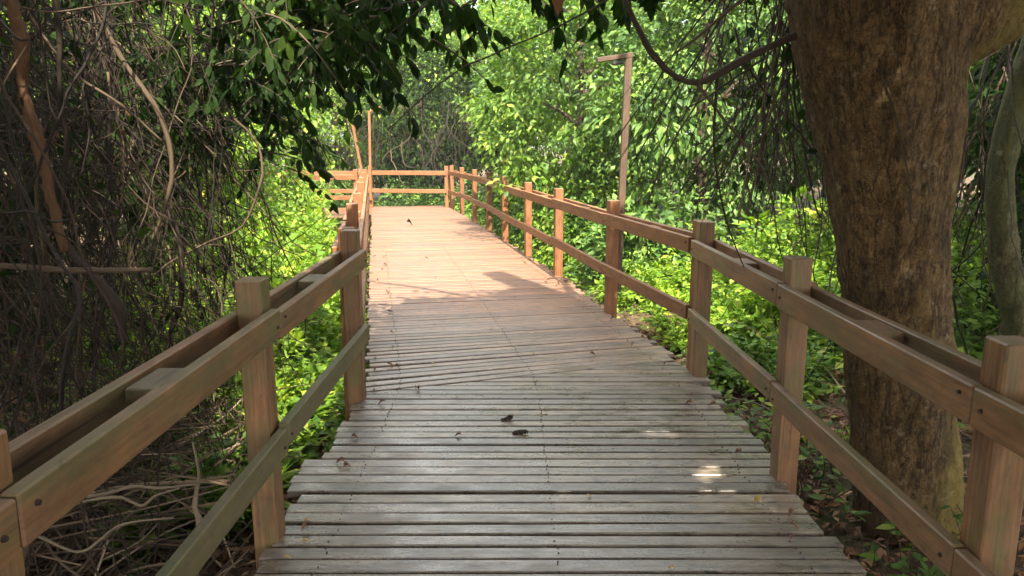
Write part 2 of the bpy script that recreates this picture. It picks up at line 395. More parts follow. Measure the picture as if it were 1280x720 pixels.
def grid_ground():
    g = np.concatenate([-np.geomspace(400, 12, 14), np.linspace(-11, 11, 150), np.geomspace(12, 400, 14)])
    X, Y = np.meshgrid(g, g + 8, indexing='ij'); Z = gh(X, Y)
    Z += np.where(np.hypot(X, Y - 8) < 11, rng.normal(0, .012, X.shape), 0)
    n = len(g); i, j = np.meshgrid(np.arange(n - 1), np.arange(n - 1), indexing='ij'); a = i * n + j
    F = np.stack([a, a + n, a + n + 1, a + 1], -1).reshape(-1, 4)
    o = link('ground', make_mesh('ground', np.stack([X, Y, Z], -1).reshape(-1, 3), [F], M_soil, smooth=True))
    tag(o, kind='structure', label='brown leaf littered forest soil either side of the boardwalk')
grid_ground()

# ------------------------------------------------------------ boardwalk
def plank(mb, y_c, ang, wdt, clip=None, jl=0.0, jr=0.0, z=0.0):
    """one plank whose centre line passes (spine, y_c) at angle ang, cut by the two edge lines"""
    ca, sa = math.cos(ang), math.sin(ang); x0 = lerp_line(SPINE, y_c)
    tl = -1.1; tr = 1.1
    for _ in range(12):
        tl += (lerp_line(EDGE_L, y_c + tl * sa) - (x0 + tl * ca)) * .9
        tr += (lerp_line(EDGE_R, y_c + tr * sa) - (x0 + tr * ca)) * .9
    tl -= jl; tr += jr
    if clip is not None:
        cl = clip(x0, y_c, ca, sa); tl = max(tl, cl)
    if tr - tl < .15: return
    tilt = rng.normal(0, .006); roll = rng.normal(0, .012)
    p0 = (x0 + tl * ca, y_c + tl * sa, z - .018 + rng.normal(0, .0018)); p1 = (x0 + tr * ca, y_c + tr * sa, z - .018 + rng.normal(0, .0018))
    board(mb, p0, p1, wdt, .036, .0045, roll)
    if clip is not None and abs(tl - cl) < 1e-6:                 # mitre the end along the seam
        V = mb.V[-1]; cx_, cy_ = (p0[0] + p1[0]) / 2, y_c
        yl = -(V[:, 0] - cx_) * sa + (V[:, 1] - (p0[1] + p1[1]) / 2) * ca; xl_ = (V[:, 0] - cx_) * ca
        k = xl_ < 0; V[k, 0] += yl[k] / math.tan(SEAM_A)
deck = MB()
PITCH = .0935
SEAM0 = (-.985, 4.72); SEAM_A = R(19)
def clip_seam(x0, y0, ca, sa):
    # parameter along the plank where it meets the seam line
    tx, ty = math.cos(SEAM_A), math.sin(SEAM_A)
    den = ca * ty - sa * tx
    if abs(den) < 1e-6: return -9
    t = ((SEAM0[0] - x0) * ty - (SEAM0[1] - y0) * tx) / den
    return t + .05 if y0 > SEAM0[1] - .1 else -9
y = .12
jlr = 0
while y < 5.5:
    wd = PITCH - rng.uniform(.008, .021)
    jl = rng.uniform(-.01, .03) + (.085 if 3.22 < y < 3.62 else 0); jr = rng.uniform(-.05, .06)
    plank(deck, y, rng.normal(0, .0025), wd, clip_seam, jl, jr)
    y += PITCH + (.018 if abs(y - 3.18) < .05 else 0)
s = 0.0; y = 5.155
while y < 20.4:
    a = R(10.2) + R(8.8) * math.exp(-(y - 5.1) / 1.0)
    wd = .0935 - rng.uniform(.008, .022)
    if y - 2.65 < 99:
        plank(deck, y, a + rng.normal(0, .002), wd, None, rng.uniform(-.02, .03), rng.uniform(-.03, .05))
    y += .0935 / math.cos(a)
x = -3.42                                   # the arm that turns off to the left
while x > -9.5:
    board(deck, (x, 17.25, -.019), (x, 19.9, -.019), .081, .034, .004); x -= .0935
# joists and bearers under the planks
for off in (.10, .5, .92):
    def ln(yv): return (lerp_line(EDGE_L, yv) * (1 - off) + lerp_line(EDGE_R, yv) * off)
    for y0, y1 in ((.0, 4.8), (4.9, 9.2), (9.2, 13.2), (13.2, 20.3)):
        board(deck, (ln(y0), y0, -.105), (ln(y1), y1, -.105), .06, .13, .004)
nails = MB()
for yv in np.arange(.3, 12, .0467):
    for off in (.10, .5, .92):
        xx = lerp_line(EDGE_L, yv) * (1 - off) + lerp_line(EDGE_R, yv) * off + rng.normal(0, .006)
        p = np.array([xx, yv + rng.normal(0, .006), 0.0]); tube(nails, [p - [0, 0, .004], p + [0, 0, .0035]], [.0042, .0036], 6)
o = deck.build('boardwalk', M_deck)
tag(o, kind='structure', label='weathered timber boardwalk bending left ahead')

M_nail, _nt, _b = mat('rusty_nail'); _b.inputs['Base Color'].default_value = (.03, .02, .015, 1); _b.inputs['Roughness'].default_value = .6
a = nails.build('nail_heads', M_nail, o); a['kind'] = 'stuff'
# ------------------------------------------------------------ railings
def bolt(mb, p, nrm, r=.007):
    p = np.array(p, float); nrm = np.array(nrm, float)
    tube(mb, [p - nrm * .004, p + nrm * .004], [r, r * .85], 7)
POST_W = .102
M_bolt, _nt, _b = mat('rusty_bolt_head'); _b.inputs['Base Color'].default_value = (.045, .032, .026, 1); _b.inputs['Metallic'].default_value = .6; _b.inputs['Roughness'].default_value = .6
def railing(posts, side, label, mrail, mpost, mlow, doubles=(), ext=(0, 0), outer=True, hz=None):
    """posts: list of (x, y) centres; side: +1 if the walk lies at the left normal of the run, else -1"""
    P = [np.array(p, float) for p in posts]
    base = P[0]; root = empty('railing', (base[0], base[1], 0), label, 'railing', 'timber railings of the boardwalk')
    org = np.array([base[0], base[1], 0])
    n = len(P)
    def direction(i):
        d = (P[min(i + 1, n - 1)] - P[max(i - 1, 0)]); return d / np.linalg.norm(d)
    for i, p in enumerate(P):
        d = direction(i); nr = np.array([-d[1], d[0]]) * side
        mb = MB(); zb = float(gh(p[0], p[1])) - .25; lean = rng.normal(0, .006, 2)
        htop = 1.095 + rng.normal(0, .008)
        pw = POST_W
        board(mb, (p[0], p[1], zb), (p[0] + lean[0], p[1] + lean[1], htop), pw, pw, .006, 0, (d[0], d[1], 0))
        po = mb.build('post', mpost, root, org=org)
        if i in doubles:
            mb = MB(); q = p + d * .135 + nr * .0
            board(mb, (q[0], q[1], zb), (q[0] + lean[0], q[1] - lean[1], htop - .02), pw, pw, .006, 0, (d[0], d[1], 0))
            mb.build('post', mpost, root, org=org)
    mbb = MB()
    for i in range(n - 1):
        a, b = P[i].copy(), P[i + 1].copy(); d = (b - a) / np.linalg.norm(b - a); nr = np.array([-d[1], d[0]]) * side
        if i == 0: a = a - d * ext[0]
        if i == n - 2: b = b + d * ext[1]
        g = .003
        a2, b2 = a + d * g, b - d * g
        off = POST_W / 2 + .022 + .0025
        z0, z1 = .912 + rng.normal(0, .006), .912 + rng.normal(0, .006)
        for sgn, nm in ((1, 'top_rail'), (-1, 'top_rail')):
            if sgn < 0 and not outer: continue
            mb = MB(); o2 = nr * off * sgn; dz = 0 if sgn > 0 else rng.normal(0, .006) - .004
            wob = rng.normal(0, .004)
            board(mb, (*(a2 + o2), z0 + dz), (*(b2 + o2), z1 + dz + wob), .038, .112, .005, rng.normal(0, .015))
            mb.build(nm, mrail, root, org=org)
        mb = MB(); o2 = nr * off; zz = .435
        board(mb, (*(a2 + o2), zz + rng.normal(0, .008)), (*(b2 + o2), zz + rng.normal(0, .008)), .038, .106, .005, rng.normal(0, .012))
        mb.build('bottom_rail', mlow, root, org=org)
        if outer:                                # spacer block between the two top boards
            c = a * .52 + b * .48; mb = MB()
            board(mb, (*(c - d * .10), .93), (*(c + d * .10), .93), POST_W - .002, .045, .004)
            mb.build('spacer_block', mlow, root, org=org)
        for z in (.93, .435):
            bolt(mbb, (*(a + d * .05 + nr * (off + .022)), z), (*nr, 0)); bolt(mbb, (*(b - d * .05 + nr * (off + .022)), z - .02), (*nr, 0))
    bo = mbb.build('bolt_heads', M_bolt, root, org=org); bo['kind'] = 'stuff'
    return root
XR = 1.37 - .03
railing([(XR, .35), (XR, 1.93), (XR, 3.44), (XR - .01, 5.12)], 1, 'brown timber railing passing right in front of the big tree trunk', M_rail_near, M_rail_near, M_rail_near, ())
railing([(1.34, 5.25), (.96, 7.12), (.58, 9.26), (.24, 11.0), (-.12, 12.9), (-.46, 14.85), (-.83, 16.7), (-1.24, 18.5), (-1.60, 19.85)], 1,
        'long orange brown railing running along the right edge to the far corner', M_rail_sunlit, M_rail_sunlit, M_rail_sunlit)
XL = -1.005
railing([(XL, -.3), (XL, 1.275), (XL, 2.86), (XL + .01, 4.58)], -1, 'mossy brown railing beside the tangle of dry vines', M_rail_near, M_rail_near, M_rail_moss)
def lx(y): return -1.085 - .185 * (y - 4.85)
railing([(lx(4.74), 4.74), (lx(6.6), 6.6), (lx(8.6), 8.6), (lx(10.7), 10.7), (lx(12.9), 12.9), (lx(15.1), 15.1), (lx(17.2), 17.2)], -1,
        'railing seen almost end on, along the left edge of the sunlit boards', M_rail_sunlit, M_rail_sunlit, M_rail_sunlit)
railing([(-1.73, 19.93), (-3.75, 19.93), (-5.7, 19.93), (-7.7, 19.93), (-9.6, 19.93)], 1,
        'orange cross railing closing the far end of the boardwalk', M_rail_sunlit, M_rail_sunlit, M_rail_sunlit)
railing([(-3.56, 17.16), (-5.5, 17.16), (-7.5, 17.16), (-9.5, 17.16)], -1,
        'short stretch of orange railing half hidden behind the bright shrubs, where the walk turns off', M_rail_sunlit, M_rail_sunlit, M_rail_sunlit)
def lamp_pole(base, top, arm, label, m, wdt=.062):
    root = empty('lamp_pole', base, label, 'pole')
    b = np.array(base); mb = MB(); board(mb, (0, 0, 0), np.array(top) - b, wdt, wdt, .004, 0, (0, 1, 0)); mb.build('shaft', m, root)
    if arm is not None:
        t = np.array(top) - b; mb = MB(); a = np.array(arm)
        board(mb, t - a * .13, t + a, wdt + .006, .045, .004); mb.build('arm', m, root)
        mb = MB(); c = t + a * .42 - np.array([0, 0, .05])
        board(mb, c - a * .25, c + a * .10, .05, .035, .008); mb.build('lamp_head', M_lamp, root)
    return root
M_lamp, _nt, _b = mat('dark_lamp_housing'); _b.inputs['Base Color'].default_value = (.03, .028, .026, 1); _b.inputs['Roughness'].default_value = .5
M_pole = wood_mat('dark_brown_pole_timber', (.045, .024, .012), (.09, .052, .028), (.07, .05, .034))
lamp_pole((1.035, 7.19, .2), (1.085, 7.21, 2.43), (-.30, -.03, -.045), 'tall brown wooden lamp pole with a short arm fixed to the right railing', M_pole, .064)
lamp_pole((-3.74, 19.82, .2), (-3.70, 19.82, 2.48), (.30, 0, .13), 'slim orange lamp pole with a short raised arm at the far corner post', M_rail_sunlit)
lamp_pole((-3.36, 17.30, .5), (-3.66, 17.30, 2.35), None, 'bare slim orange pole leaning left at the far corner post', M_rail_sunlit, .055)

# ------------------------------------------------------------ big tree on the right
def lump_mesh(name, tubes, m, voxel=.022, disp=.02, parent=None, org=(0, 0, 0), extra=None, dents=()):
    mb = MB()
    for P, r in tubes: tube(mb, P, r, 20)
    if extra: extra(mb)
    o = mb.build(name, m, parent)
    md = o.modifiers.new('r', 'REMESH'); md.mode = 'VOXEL'; md.voxel_size = voxel; md.use_smooth_shade = True
    sm = o.modifiers.new('s', 'SMOOTH'); sm.iterations = 10; sm.factor = .6
    dg = bpy.context.evaluated_depsgraph_get(); me = bpy.data.meshes.new_from_object(o.evaluated_get(dg))
    o.modifiers.clear(); o.data = me
    n = len(me.vertices); V = np.zeros(n * 3); me.vertices.foreach_get('co', V); V = V.reshape(-1, 3)
    Nn = np.zeros(n * 3); me.vertices.foreach_get('normal', Nn); Nn = Nn.reshape(-1, 3)
    from mathutils import noise as mn
    d = np.array([mn.fractal(Vector((v[0] * 2.6, v[1] * 2.6, v[2] * 1.5)), .9, 2.1, 4) + .35 * mn.fractal(Vector((v[0] * 22, v[1] * 22, v[2] * 7)), .7, 2, 4) + .55 * mn.fractal(Vector((v[0] * 9, v[1] * 9, v[2] * 3.2)), .8, 2, 4) for v in V])
    dv = d * disp
    for (hx, hy, hz, hr, hd) in dents: dv = dv - hd * np.exp(-((V - np.array([hx, hy, hz])) ** 2).sum(1) / hr ** 2)
    V = V + Nn * dv[:, None] - np.array(org)
    me.vertices.foreach_set('co', V.ravel()); me.update()
    me.polygons.foreach_set('use_smooth', np.ones(len(me.polygons), bool))
    return o
TY = 3.72
tree = empty('forest_tree', (2.2, TY, -.5), 'massive brown tree trunk forking overhead beside the right railing', 'tree')
zz = np.array([-.95, -.64, -.1, .34, .75, 1.15, 1.54, 1.86, 2.15, 2.7])
cx = np.array([2.255, 2.185, 2.095, 2.03, 1.97, 1.905, 1.855, 1.80, 1.74, 1.60])
rr = np.array([.33, .288, .262, .252, .247, .268, .305, .352, .385, .36])
tr1 = smooth_path(np.stack([cx, np.full(10, TY), zz], -1), 46); r1 = np.interp(np.linspace(0, 9, 46), np.arange(10), rr)
tr2 = smooth_path([(1.70, TY, 2.35), (1.60, TY - .03, 2.7), (1.45, TY + .1, 3.4), (1.1, TY + .5, 4.6), (.6, TY + 1.0, 6.0)], 30)
tr3 = smooth_path([(1.74, TY, 2.1), (2.12, TY + .02, 2.27), (2.6, TY + .08, 2.50), (3.3, TY + .1, 2.72), (4.3, TY, 3.2), (5.6, TY - .3, 4.2)], 30)
oo = lump_mesh('trunk', [(tr1, r1), (tr2, np.linspace(.34, .16, 30)), (tr3, np.interp(np.linspace(0, 5, 30), [0, 1, 2, 3, 4, 5], [.31, .29, .275, .265, .24, .18])),
      (smooth_path([(1.72, TY - .30, 2.3), (1.74, TY - .28, 1.9), (1.80, TY - .24, 1.5), (1.86, TY - .2, 1.1)], 12), np.linspace(.12, .06, 12))],
     M_bark, .014, .020, tree, (2.2, TY, -.5), None, [(2.10, TY - .27, 1.93, .05, .07), (2.17, TY - .24, 1.88, .06, .05), (2.26, TY - .22, 1.95, .05, .05), (2.36, TY - .22, 2.0, .05, .04)])

# ------------------------------------------------------------ canopy: leaves held where the shade falls
KX, KY = SUN.x / -SUN.z, SUN.y / -SUN.z
def foot(x, y, z): return x + KX * z, y + KY * z
hole_pts = [(1.0, 3.5, .08, .02), (.86, 3.44, .06, .01), (.86, 4.0, .05, .05), (1.40, 4.90, .015, .07), (1.44, 4.76, .025, .02), (1.37, 5.12, .0, .0), (.95, 3.3, .05, .03), (.35, 3.05, .03, .0), (-.35, 3.4, .0, .0), (1.1, 2.7, .02, .0)]
def shade_prob(fx, fy):
    wob = .35 * np.sin(2.1 * fx + 1.3) + .22 * np.sin(5.3 * fx + .6)
    yb = np.full(fx.shape, 7.75) + wob
    yb = np.where(fx > 1.6, 6.7 + wob, yb)
    yb = np.where(fx < -1.15, 4.1 + .5 * wob + np.clip(-1.9 - fx, 0, 2.2) * 1.7, yb)
    p = 1 / (1 + np.exp((fy - yb) / .14))
    for hx, hy, rx, ry in hole_pts:
        p = np.where(((fx - hx) / (rx + .065)) ** 2 + ((fy - hy) / (ry + .065)) ** 2 < 1, 0, p)
    # loose dapples along the strip of shade nearest the sun
    dn = np.sin(7.1 * fx + 3 * np.sin(2.3 * fy)) * np.sin(6.3 * fy + 2 * np.sin(3.1 * fx))
    p = np.where((fy > yb - 1.0) & (dn > .80), p * .2, p)
    return p
def canopy(n, xr, yr, zr, size, mask):
    x = rng.uniform(*xr, n); y = rng.uniform(*yr, n); z = rng.uniform(*zr, n) + .3 * np.sin(x * 1.3) + .25 * np.sin(y * 1.7)
    fx, fy = foot(x, y, z); p = shade_prob(fx, fy)
    k = (rng.random(n) < p) & mask(fx, fy, x, y, z); P = np.stack([x, y, z], -1)[k]; m = len(P)
    mb = MB(); D = rng.normal(size=(m, 3)); D[:, 2] = D[:, 2] * .3 - .45
    Nn = rng.normal(0, .4, (m, 3)); Nn[:, 2] += 1
    leaves(mb, P, D, Nn, rng.uniform(.11, .2, m) * size, .5); return mb
def limbs(mb, start, n, reach, zr, r0=.07):
    for _ in range(n):
        e = np.array(start) + np.array([rng.uniform(-reach, reach), rng.uniform(-reach, reach) - 1.2, rng.uniform(*zr)])
        mid = (np.array(start) + e) / 2 + np.array([rng.normal(0, .3), rng.normal(0, .3), .5])
        tube(mb, smooth_path([start, mid, e], 14), np.linspace(r0, .012, 14), 6)
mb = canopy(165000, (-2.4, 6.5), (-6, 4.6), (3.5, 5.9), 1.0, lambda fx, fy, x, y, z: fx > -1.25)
mb.build('crown', M_leaf_shaded, tree, org=(2.2, TY, -.5))
mb = MB(); limbs(mb, (1.3, 3.3, 4.2), 9, 3.2, (.2, 1.5)); limbs(mb, (3.6, 3.7, 3.0), 7, 2.6, (.8, 2.2))
mb.build('branches', M_bark_dark, tree, smooth=True, org=(2.2, TY, -.5))

ltree = empty('forest_tree', (-3.9, 4.3, -.4), 'dark leafy tree swallowed by dry vines, its leaves hanging over the left railing', 'tree')
mb = MB(); tube(mb, smooth_path([(-3.9, 4.3, -.6), (-3.8, 4.2, 1.2), (-3.6, 4.2, 3), (-3.2, 4.0, 5)], 20), np.linspace(.17, .09, 20), 12, jitter=.03)
limbs(mb, (-3.5, 4.1, 3.4), 10, 2.6, (.3, 1.8)); limbs(mb, (-3.4, 4.1, 3.0), 4, 2.2, (-.3, .4), .05)
mb.build('trunk', M_bark_dark, ltree, smooth=True, org=(-3.9, 4.3, -.4))
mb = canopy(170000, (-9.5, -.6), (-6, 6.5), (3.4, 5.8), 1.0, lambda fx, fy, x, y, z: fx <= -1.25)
mb.build('crown', M_leaf_shaded, ltree, org=(-3.9, 4.3, -.4))

# drooping sprays: a twig hanging down carrying large pointed leaves
def spray(ml, mt, p, d, L, nl, size, droop=.5):
    p = np.array(p, float); d = unit(np.array(d, float)); n = 10
    P = [p]
    for i in range(n):
        d = unit(d + np.array([0, 0, -droop / n * 1.6]) + rng.normal(0, .06, 3)); P.append(P[-1] + d * L / n)
    P = np.array(P); tube(mt, P, np.linspace(.006, .0015, len(P)), 4)
    t = rng.uniform(.15, 1, nl) * n; i = np.minimum(t.astype(int), n - 1); f = (t - i)[:, None]
    Q = P[i] * (1 - f) + P[i + 1] * f
    D = unit(P[i + 1] - P[i]) * .5 + rng.normal(0, .45, (nl, 3)); D[:, 2] -= .75
    Nn = rng.normal(0, .6, (nl, 3)); Nn[:, 1] -= .7; Nn[:, 2] += .3
    leaves(ml, Q, D, Nn, rng.uniform(.75, 1.25, nl) * size, .42, LEAF_F)
ml, mt = MB(), MB()
def sheet(n, xr, yr, ztop, size, L=.6, nl=11):
    for _ in range(n):
        x = rng.uniform(*xr); y = rng.uniform(*yr); z = ztop(x, y) + rng.normal(0, .12)
        spray(ml, mt, (x, y, z), (rng.normal(0, .7), rng.normal(0, .6), -.1), rng.uniform(.6, 1.3) * L, int(nl * rng.uniform(.6, 1.4)), size)
# mass over the left railing, then a thinner fringe across the top of the view
sheet(46, (-1.9, -1.0), (3.7, 5.6), lambda x, y: 2.5 + .12 * (y - 4) - .22 * (x + 1.7), .085, .75, 20)
sheet(30, (-1.6, -.75), (3.9, 5.4), lambda x, y: 2.62 + .10 * (y - 4), .085, .55, 18)
sheet(40, (-1.9, -.9), (3.6, 5.2), lambda x, y: 3.0, .12, .8, 14)
sheet(18, (-2.2, -1.5), (4.6, 6.4), lambda x, y: 2.1, .11, .7, 12)
sheet(64, (-1.95, -1.0), (4.2, 5.4), lambda x, y: 2.15 + .25 * (x + 1.7) + .1 * (y - 4.8), .085, .65, 20)
sheet(40, (-1.35, -.55), (4.2, 5.4), lambda x, y: 2.55 + .12 * (y - 4.8), .085, .6, 18)
sheet(26, (-2.2, -1.5), (4.4, 6.0), lambda x, y: 1.72, .08, .5, 15)
sheet(44, (-.95, .6), (4.0, 5.0), lambda x, y: 2.55 + .12 * np.sin(5 * x) + .1 * (y - 4.5), .10, .42, 11)
ml.build('drooping_leaves', M_leaf_shaded, ltree, smooth=True, org=(-3.9, 4.3, -.4)); mt.build('twigs', M_twig_dark, ltree, org=(-3.9, 4.3, -.4))

# hanging sprays and bare twigs of the big tree, left of its trunk
ml, mt = MB(), MB()
sheet(20, (.45, 1.0), (3.8, 4.6), lambda x, y: 2.6, .09, .32, 8)
ml.build('drooping_leaves', M_leaf_shaded, tree, smooth=True, org=(2.2, TY, -.5))
mt.build('twigs', M_twig_dark, tree, org=(2.2, TY, -.5))
mt = MB()
def hang(mb, p, L, r, spread=.25, curl=.14, k=4, sway=(0, 0)):
    n = 16; P = [np.array(p, float)]; d = unit(np.array([rng.normal(0, spread) + sway[0], rng.normal(0, spread) + sway[1], -1.0]))
    for i in range(n):
        d = unit(d + rng.normal(0, curl, 3) + np.array([0, 0, -.03])); P.append(P[-1] + d * L / n)
    P = np.array(P); P[:, 2] = np.maximum(P[:, 2], gh(P[:, 0], P[:, 1]) + .01)
    bad = np.nonzero((P[:, 0] < lerp_line(EDGE_R, P[:, 1]) + .30) & (P[:, 2] < 1.22) & (P[:, 1] < 20))[0]
    m = n + 1 if len(bad) == 0 else bad[0]
    if m < 3: return P
    tube(mb, P[:m], np.linspace(r, r * .55, n + 1)[:m], k); return P
for _ in range(115):
    u = rng.random(); x = 1.0 + .62 * u ** .6 + rng.normal(0, .05); yv = rng.uniform(3.9, 4.9); z = rng.uniform(1.9, 3.1)
    P = hang(mt, (x * yv / 4.1, yv, z), rng.uniform(.7, 2.2), rng.uniform(.0018, .008), .4, .08, 4, (rng.choice([-.3, .45]), 0))
    for _k in range(rng.integers(1, 4)):
        i = rng.integers(4, 14); hang(mt, P[i], rng.uniform(.2, .7), .0022, .8, .16, 3)
mt.build('hanging_twigs', M_twig_dark, tree, org=(2.2, TY, -.5))
mb = MB(); n = 140; yv = rng.uniform(3.9, 4.9, n); x = (1.0 + .62 * rng.random(n) ** .6) * yv / 4.1; z = rng.uniform(1.35, 2.7, n)
D = rng.normal(0, .5, (n, 3)); D[:, 2] -= .8
leaves(mb, np.stack([x, yv, z], -1), D, rng.normal(size=(n, 3)), rng.uniform(.04, .09, n), .45, LEAF_F)
a = mb.build('twig_leaves', M_leaf_shaded, tree, True, (2.2, TY, -.5)); a['kind'] = 'stuff'
mb = MB(); tube(mb, smooth_path([(1.58, 3.75, 2.16), (1.38, 3.72, 2.13), (1.13, 3.7, 2.02), (.88, 3.68, 1.90), (.70, 3.7, 2.0), (.56, 3.75, 2.25), (.45, 3.8, 2.6), (.5, 3.8, 3.2)], 36), np.interp(np.linspace(0, 1, 36), [0, .3, .55, 1], [.022, .018, .014, .009]) * (1 + .12 * np.sin(np.linspace(0, 23, 36))), 10, jitter=.09)
tube(mb, smooth_path([(.88, 3.68, 1.9), (1.05, 3.75, 1.72), (1.3, 3.85, 1.45), (1.42, 3.95, 1.1)], 20), np.linspace(.009, .003, 20), 5)
tube(mb, smooth_path([(.98, 3.68, 1.93), (1.0, 3.75, 1.6), (1.1, 3.85, 1.25), (1.25, 3.95, .95)], 20), np.linspace(.008, .003, 20), 5)
tube(mb, smooth_path([(1.55, 3.7, 2.4), (1.2, 3.75, 2.35), (.9, 3.8, 2.12), (.8, 3.8, 2.05)], 20), np.linspace(.012, .006, 20), 5)
mb.build('curved_branch', M_twig_dark, tree, smooth=True, org=(2.2, TY, -.5))

# ------------------------------------------------------------ second slim trunk at the right edge
st = empty('slim_tree', (3.05, 4.4, -.4), 'slim mossy grey trunk at the right edge, behind the big trunk', 'tree')
lump_mesh('trunk', [(smooth_path([(3.16, 4.4, -.6), (3.12, 4.4, .3), (2.97, 4.4, .85), (2.86, 4.4, 1.35), (2.88, 4.4, 1.75), (2.98, 4.4, 2.3), (3.2, 4.4, 3.4)], 40), np.linspace(.095, .066, 40))], M_bark_pole, .016, .010, st, (3.05, 4.4, -.4))

# ------------------------------------------------------------ dry vines on the left
vt = MB(); vt2 = MB()
def in_clear(P): return np.all((P[:, 0] < -1.28 - .0 * P[:, 1]) | (P[:, 2] > 2.0))
def vine(mb, p, L, r, d0, curl=.12, grav=.05, n=24, k=5):
    P = [np.array(p, float)]; d = unit(np.array(d0, float))
    for i in range(n):
        d = unit(d + rng.normal(0, curl, 3) + np.array([0, 0, -grav])); P.append(P[-1] + d * L / n)
    P = smooth_path(np.array(P), int(n * 1.4)); P[:, 2] = np.maximum(P[:, 2], gh(P[:, 0], P[:, 1]) + .01)
    if not in_clear(P): return False
    tube(mb, P, np.linspace(r, r * .6, len(P)) * (1 + .12 * np.sin(np.linspace(0, 20, len(P)) + rng.uniform(0, 6))), k); return True
c = 0
while c < 760:
    yv = rng.uniform(2.3, 5.6); u = rng.random(); x = -1.45 - (yv - 2) * .12 - 3.4 * u ** 1.1
    z = rng.uniform(1.0, 4.4); r = rng.uniform(.002, .007) if rng.random() < .9 else rng.uniform(.007, .016)
    ok = vine(vt, (x, yv, z), rng.uniform(1.2, 3.4), r, (rng.normal(.15, .5), rng.normal(0, .35), -1 + rng.normal(0, .4)), rng.uniform(.06, .22))
    c += ok
c = 0
while c < 2000:                           # fine criss-crossing twigs
    yv = rng.uniform(2.6, 5.8); x = -1.5 - (yv - 2) * .10 - 2.6 * rng.random() ** 1.4; z = rng.uniform(.0, 2.6)
    c += vine(vt2, (x, yv, z), rng.uniform(.4, 1.3), rng.uniform(.0016, .0042), (rng.normal(.35, .8), rng.normal(0, .5), rng.normal(-.45, .6)), .13, .03, 14, 4)
th = empty('vine_thicket', (-3, 4, -.4), 'tall curtain of tangled dry brown vines filling the left side', 'thicket')
a = vt.build('hanging_vines', M_vine, th, smooth=True, org=(-3, 4, -.4)); a['kind'] = 'stuff'
a = vt2.build('fine_twigs', M_vine, th, org=(-3, 4, -.4)); a['kind'] = 'stuff'
def single(name, pts, r, m, label, cat, n=30, k=8, jit=.08, group=None):
    p0 = np.array(pts[0]); mb = MB(); tube(mb, smooth_path(pts, n), np.interp(np.linspace(0, 1, n), np.linspace(0, 1, len(r)), r), k, jitter=jit)
    o = mb.build(name, m, None, True, p0, tuple(p0)); return tag(o, label, cat, group)
mb = MB(); n = 260; yv = rng.uniform(2.5, 5.4, n); x = -1.5 - (yv - 2) * .11 - 2.8 * rng.random(n) ** 1.3; z = rng.uniform(0, 2.8, n)
D = rng.normal(0, .5, (n, 3)); D[:, 2] -= .8
leaves(mb, np.stack([x, yv, z], -1), D, rng.normal(size=(n, 3)), rng.uniform(.025, .06, n), .4, LEAF_F)
a = mb.build('caught_dead_leaves', M_leaf_brown, th, True, (-3, 4, -.4)); a['kind'] = 'stuff'
mb = MB(); n = 700; yv = rng.uniform(2.8, 5.6, n); x = -1.5 - (yv - 2) * .11 - 2.8 * rng.random(n) ** 1.3; z = rng.uniform(.2, 2.8, n)
D = rng.normal(0, .6, (n, 3)); D[:, 2] -= .5
leaves(mb, np.stack([x, yv, z], -1), D, rng.normal(size=(n, 3)) + [0, -.5, .6], rng.uniform(.04, .09, n), .5, LEAF_F)
a = mb.build('vine_leaves', M_leaf_shaded, th, True, (-3, 4, -.4)); a['kind'] = 'stuff'
single('thick_vine', [(-1.77, 2.75, 2.45), (-1.756, 2.75, 2.13), (-1.735, 2.75, 1.97), (-1.75, 2.75, 1.80), (-1.717, 2.75, 1.61), (-1.696, 2.75, 1.44), (-1.668, 2.75, 1.215)], [.015, .018, .024, .019, .023, .018, .014], M_vine_red, 'thick reddish vine with peeling bark hanging at the far left, broken off below', 'vine', 60, 12, .17)
single('thick_vine', [(-1.70, 2.8, 1.25), (-1.64, 2.8, 1.16), (-1.56, 2.8, 1.07), (-1.505, 2.8, .97), (-1.512, 2.8, .86)], [.013, .017, .02, .02, .014], M_vine, 'stout bent vine end curling down behind the left railing', 'vine', 36, 9, .14)
single('looping_vine', [(-1.78, 3.2, 2.5), (-1.71, 3.2, 2.2), (-1.62, 3.2, 1.97), (-1.475, 3.2, 1.725), (-1.443, 3.2, 1.51), (-1.49, 3.2, 1.34), (-1.555, 3.2, 1.2)], [.009, .010, .011, .011, .010, .009, .006], M_vine_brown, 'pale brown vine sweeping diagonally down the middle of the thicket', 'vine', 40, 8, .12)
single('dangling_vine', [(-1.73, 2.8, 1.70), (-1.755, 2.8, 1.55), (-1.78, 2.8, 1.4), (-1.776, 2.8, 1.19)], [.004, .005, .006, .005], M_vine_brown, 'thin pale vine dangling straight beside the peeling vine', 'vine', 30, 6, .1)
single('slanting_vine', [(-1.80, 2.9, 2.1), (-1.767, 2.9, 2.04), (-1.653, 2.9, 1.875), (-1.484, 2.9, 1.758), (-1.36, 2.95, 1.62)], [.005, .006, .006, .005, .004], M_vine_brown, 'slender vine slanting down to the right near the top of the thicket', 'vine', 30, 6, .1)
single('broken_branch', [(-2.4, 2.7, 1.19), (-1.88, 2.7, 1.17), (-1.62, 2.7, 1.152), (-1.32, 2.7, 1.155)], [.010, .011, .012, .009], M_vine_brown, 'level broken branch poking right across the vines', 'branch', 30, 8, .1)
single('bleached_stick', [(-1.80, 2.6, .25), (-1.746, 2.65, .27), (-1.56, 2.65, .293), (-1.45, 2.65, .325), (-1.343, 2.65, .319), (-1.20, 2.65, .335)], [.005, .006, .007, .006, .006, .003], M_vine_pale, 'upper bleached curved stick lying under the left railing', 'stick', 36, 7, .12)
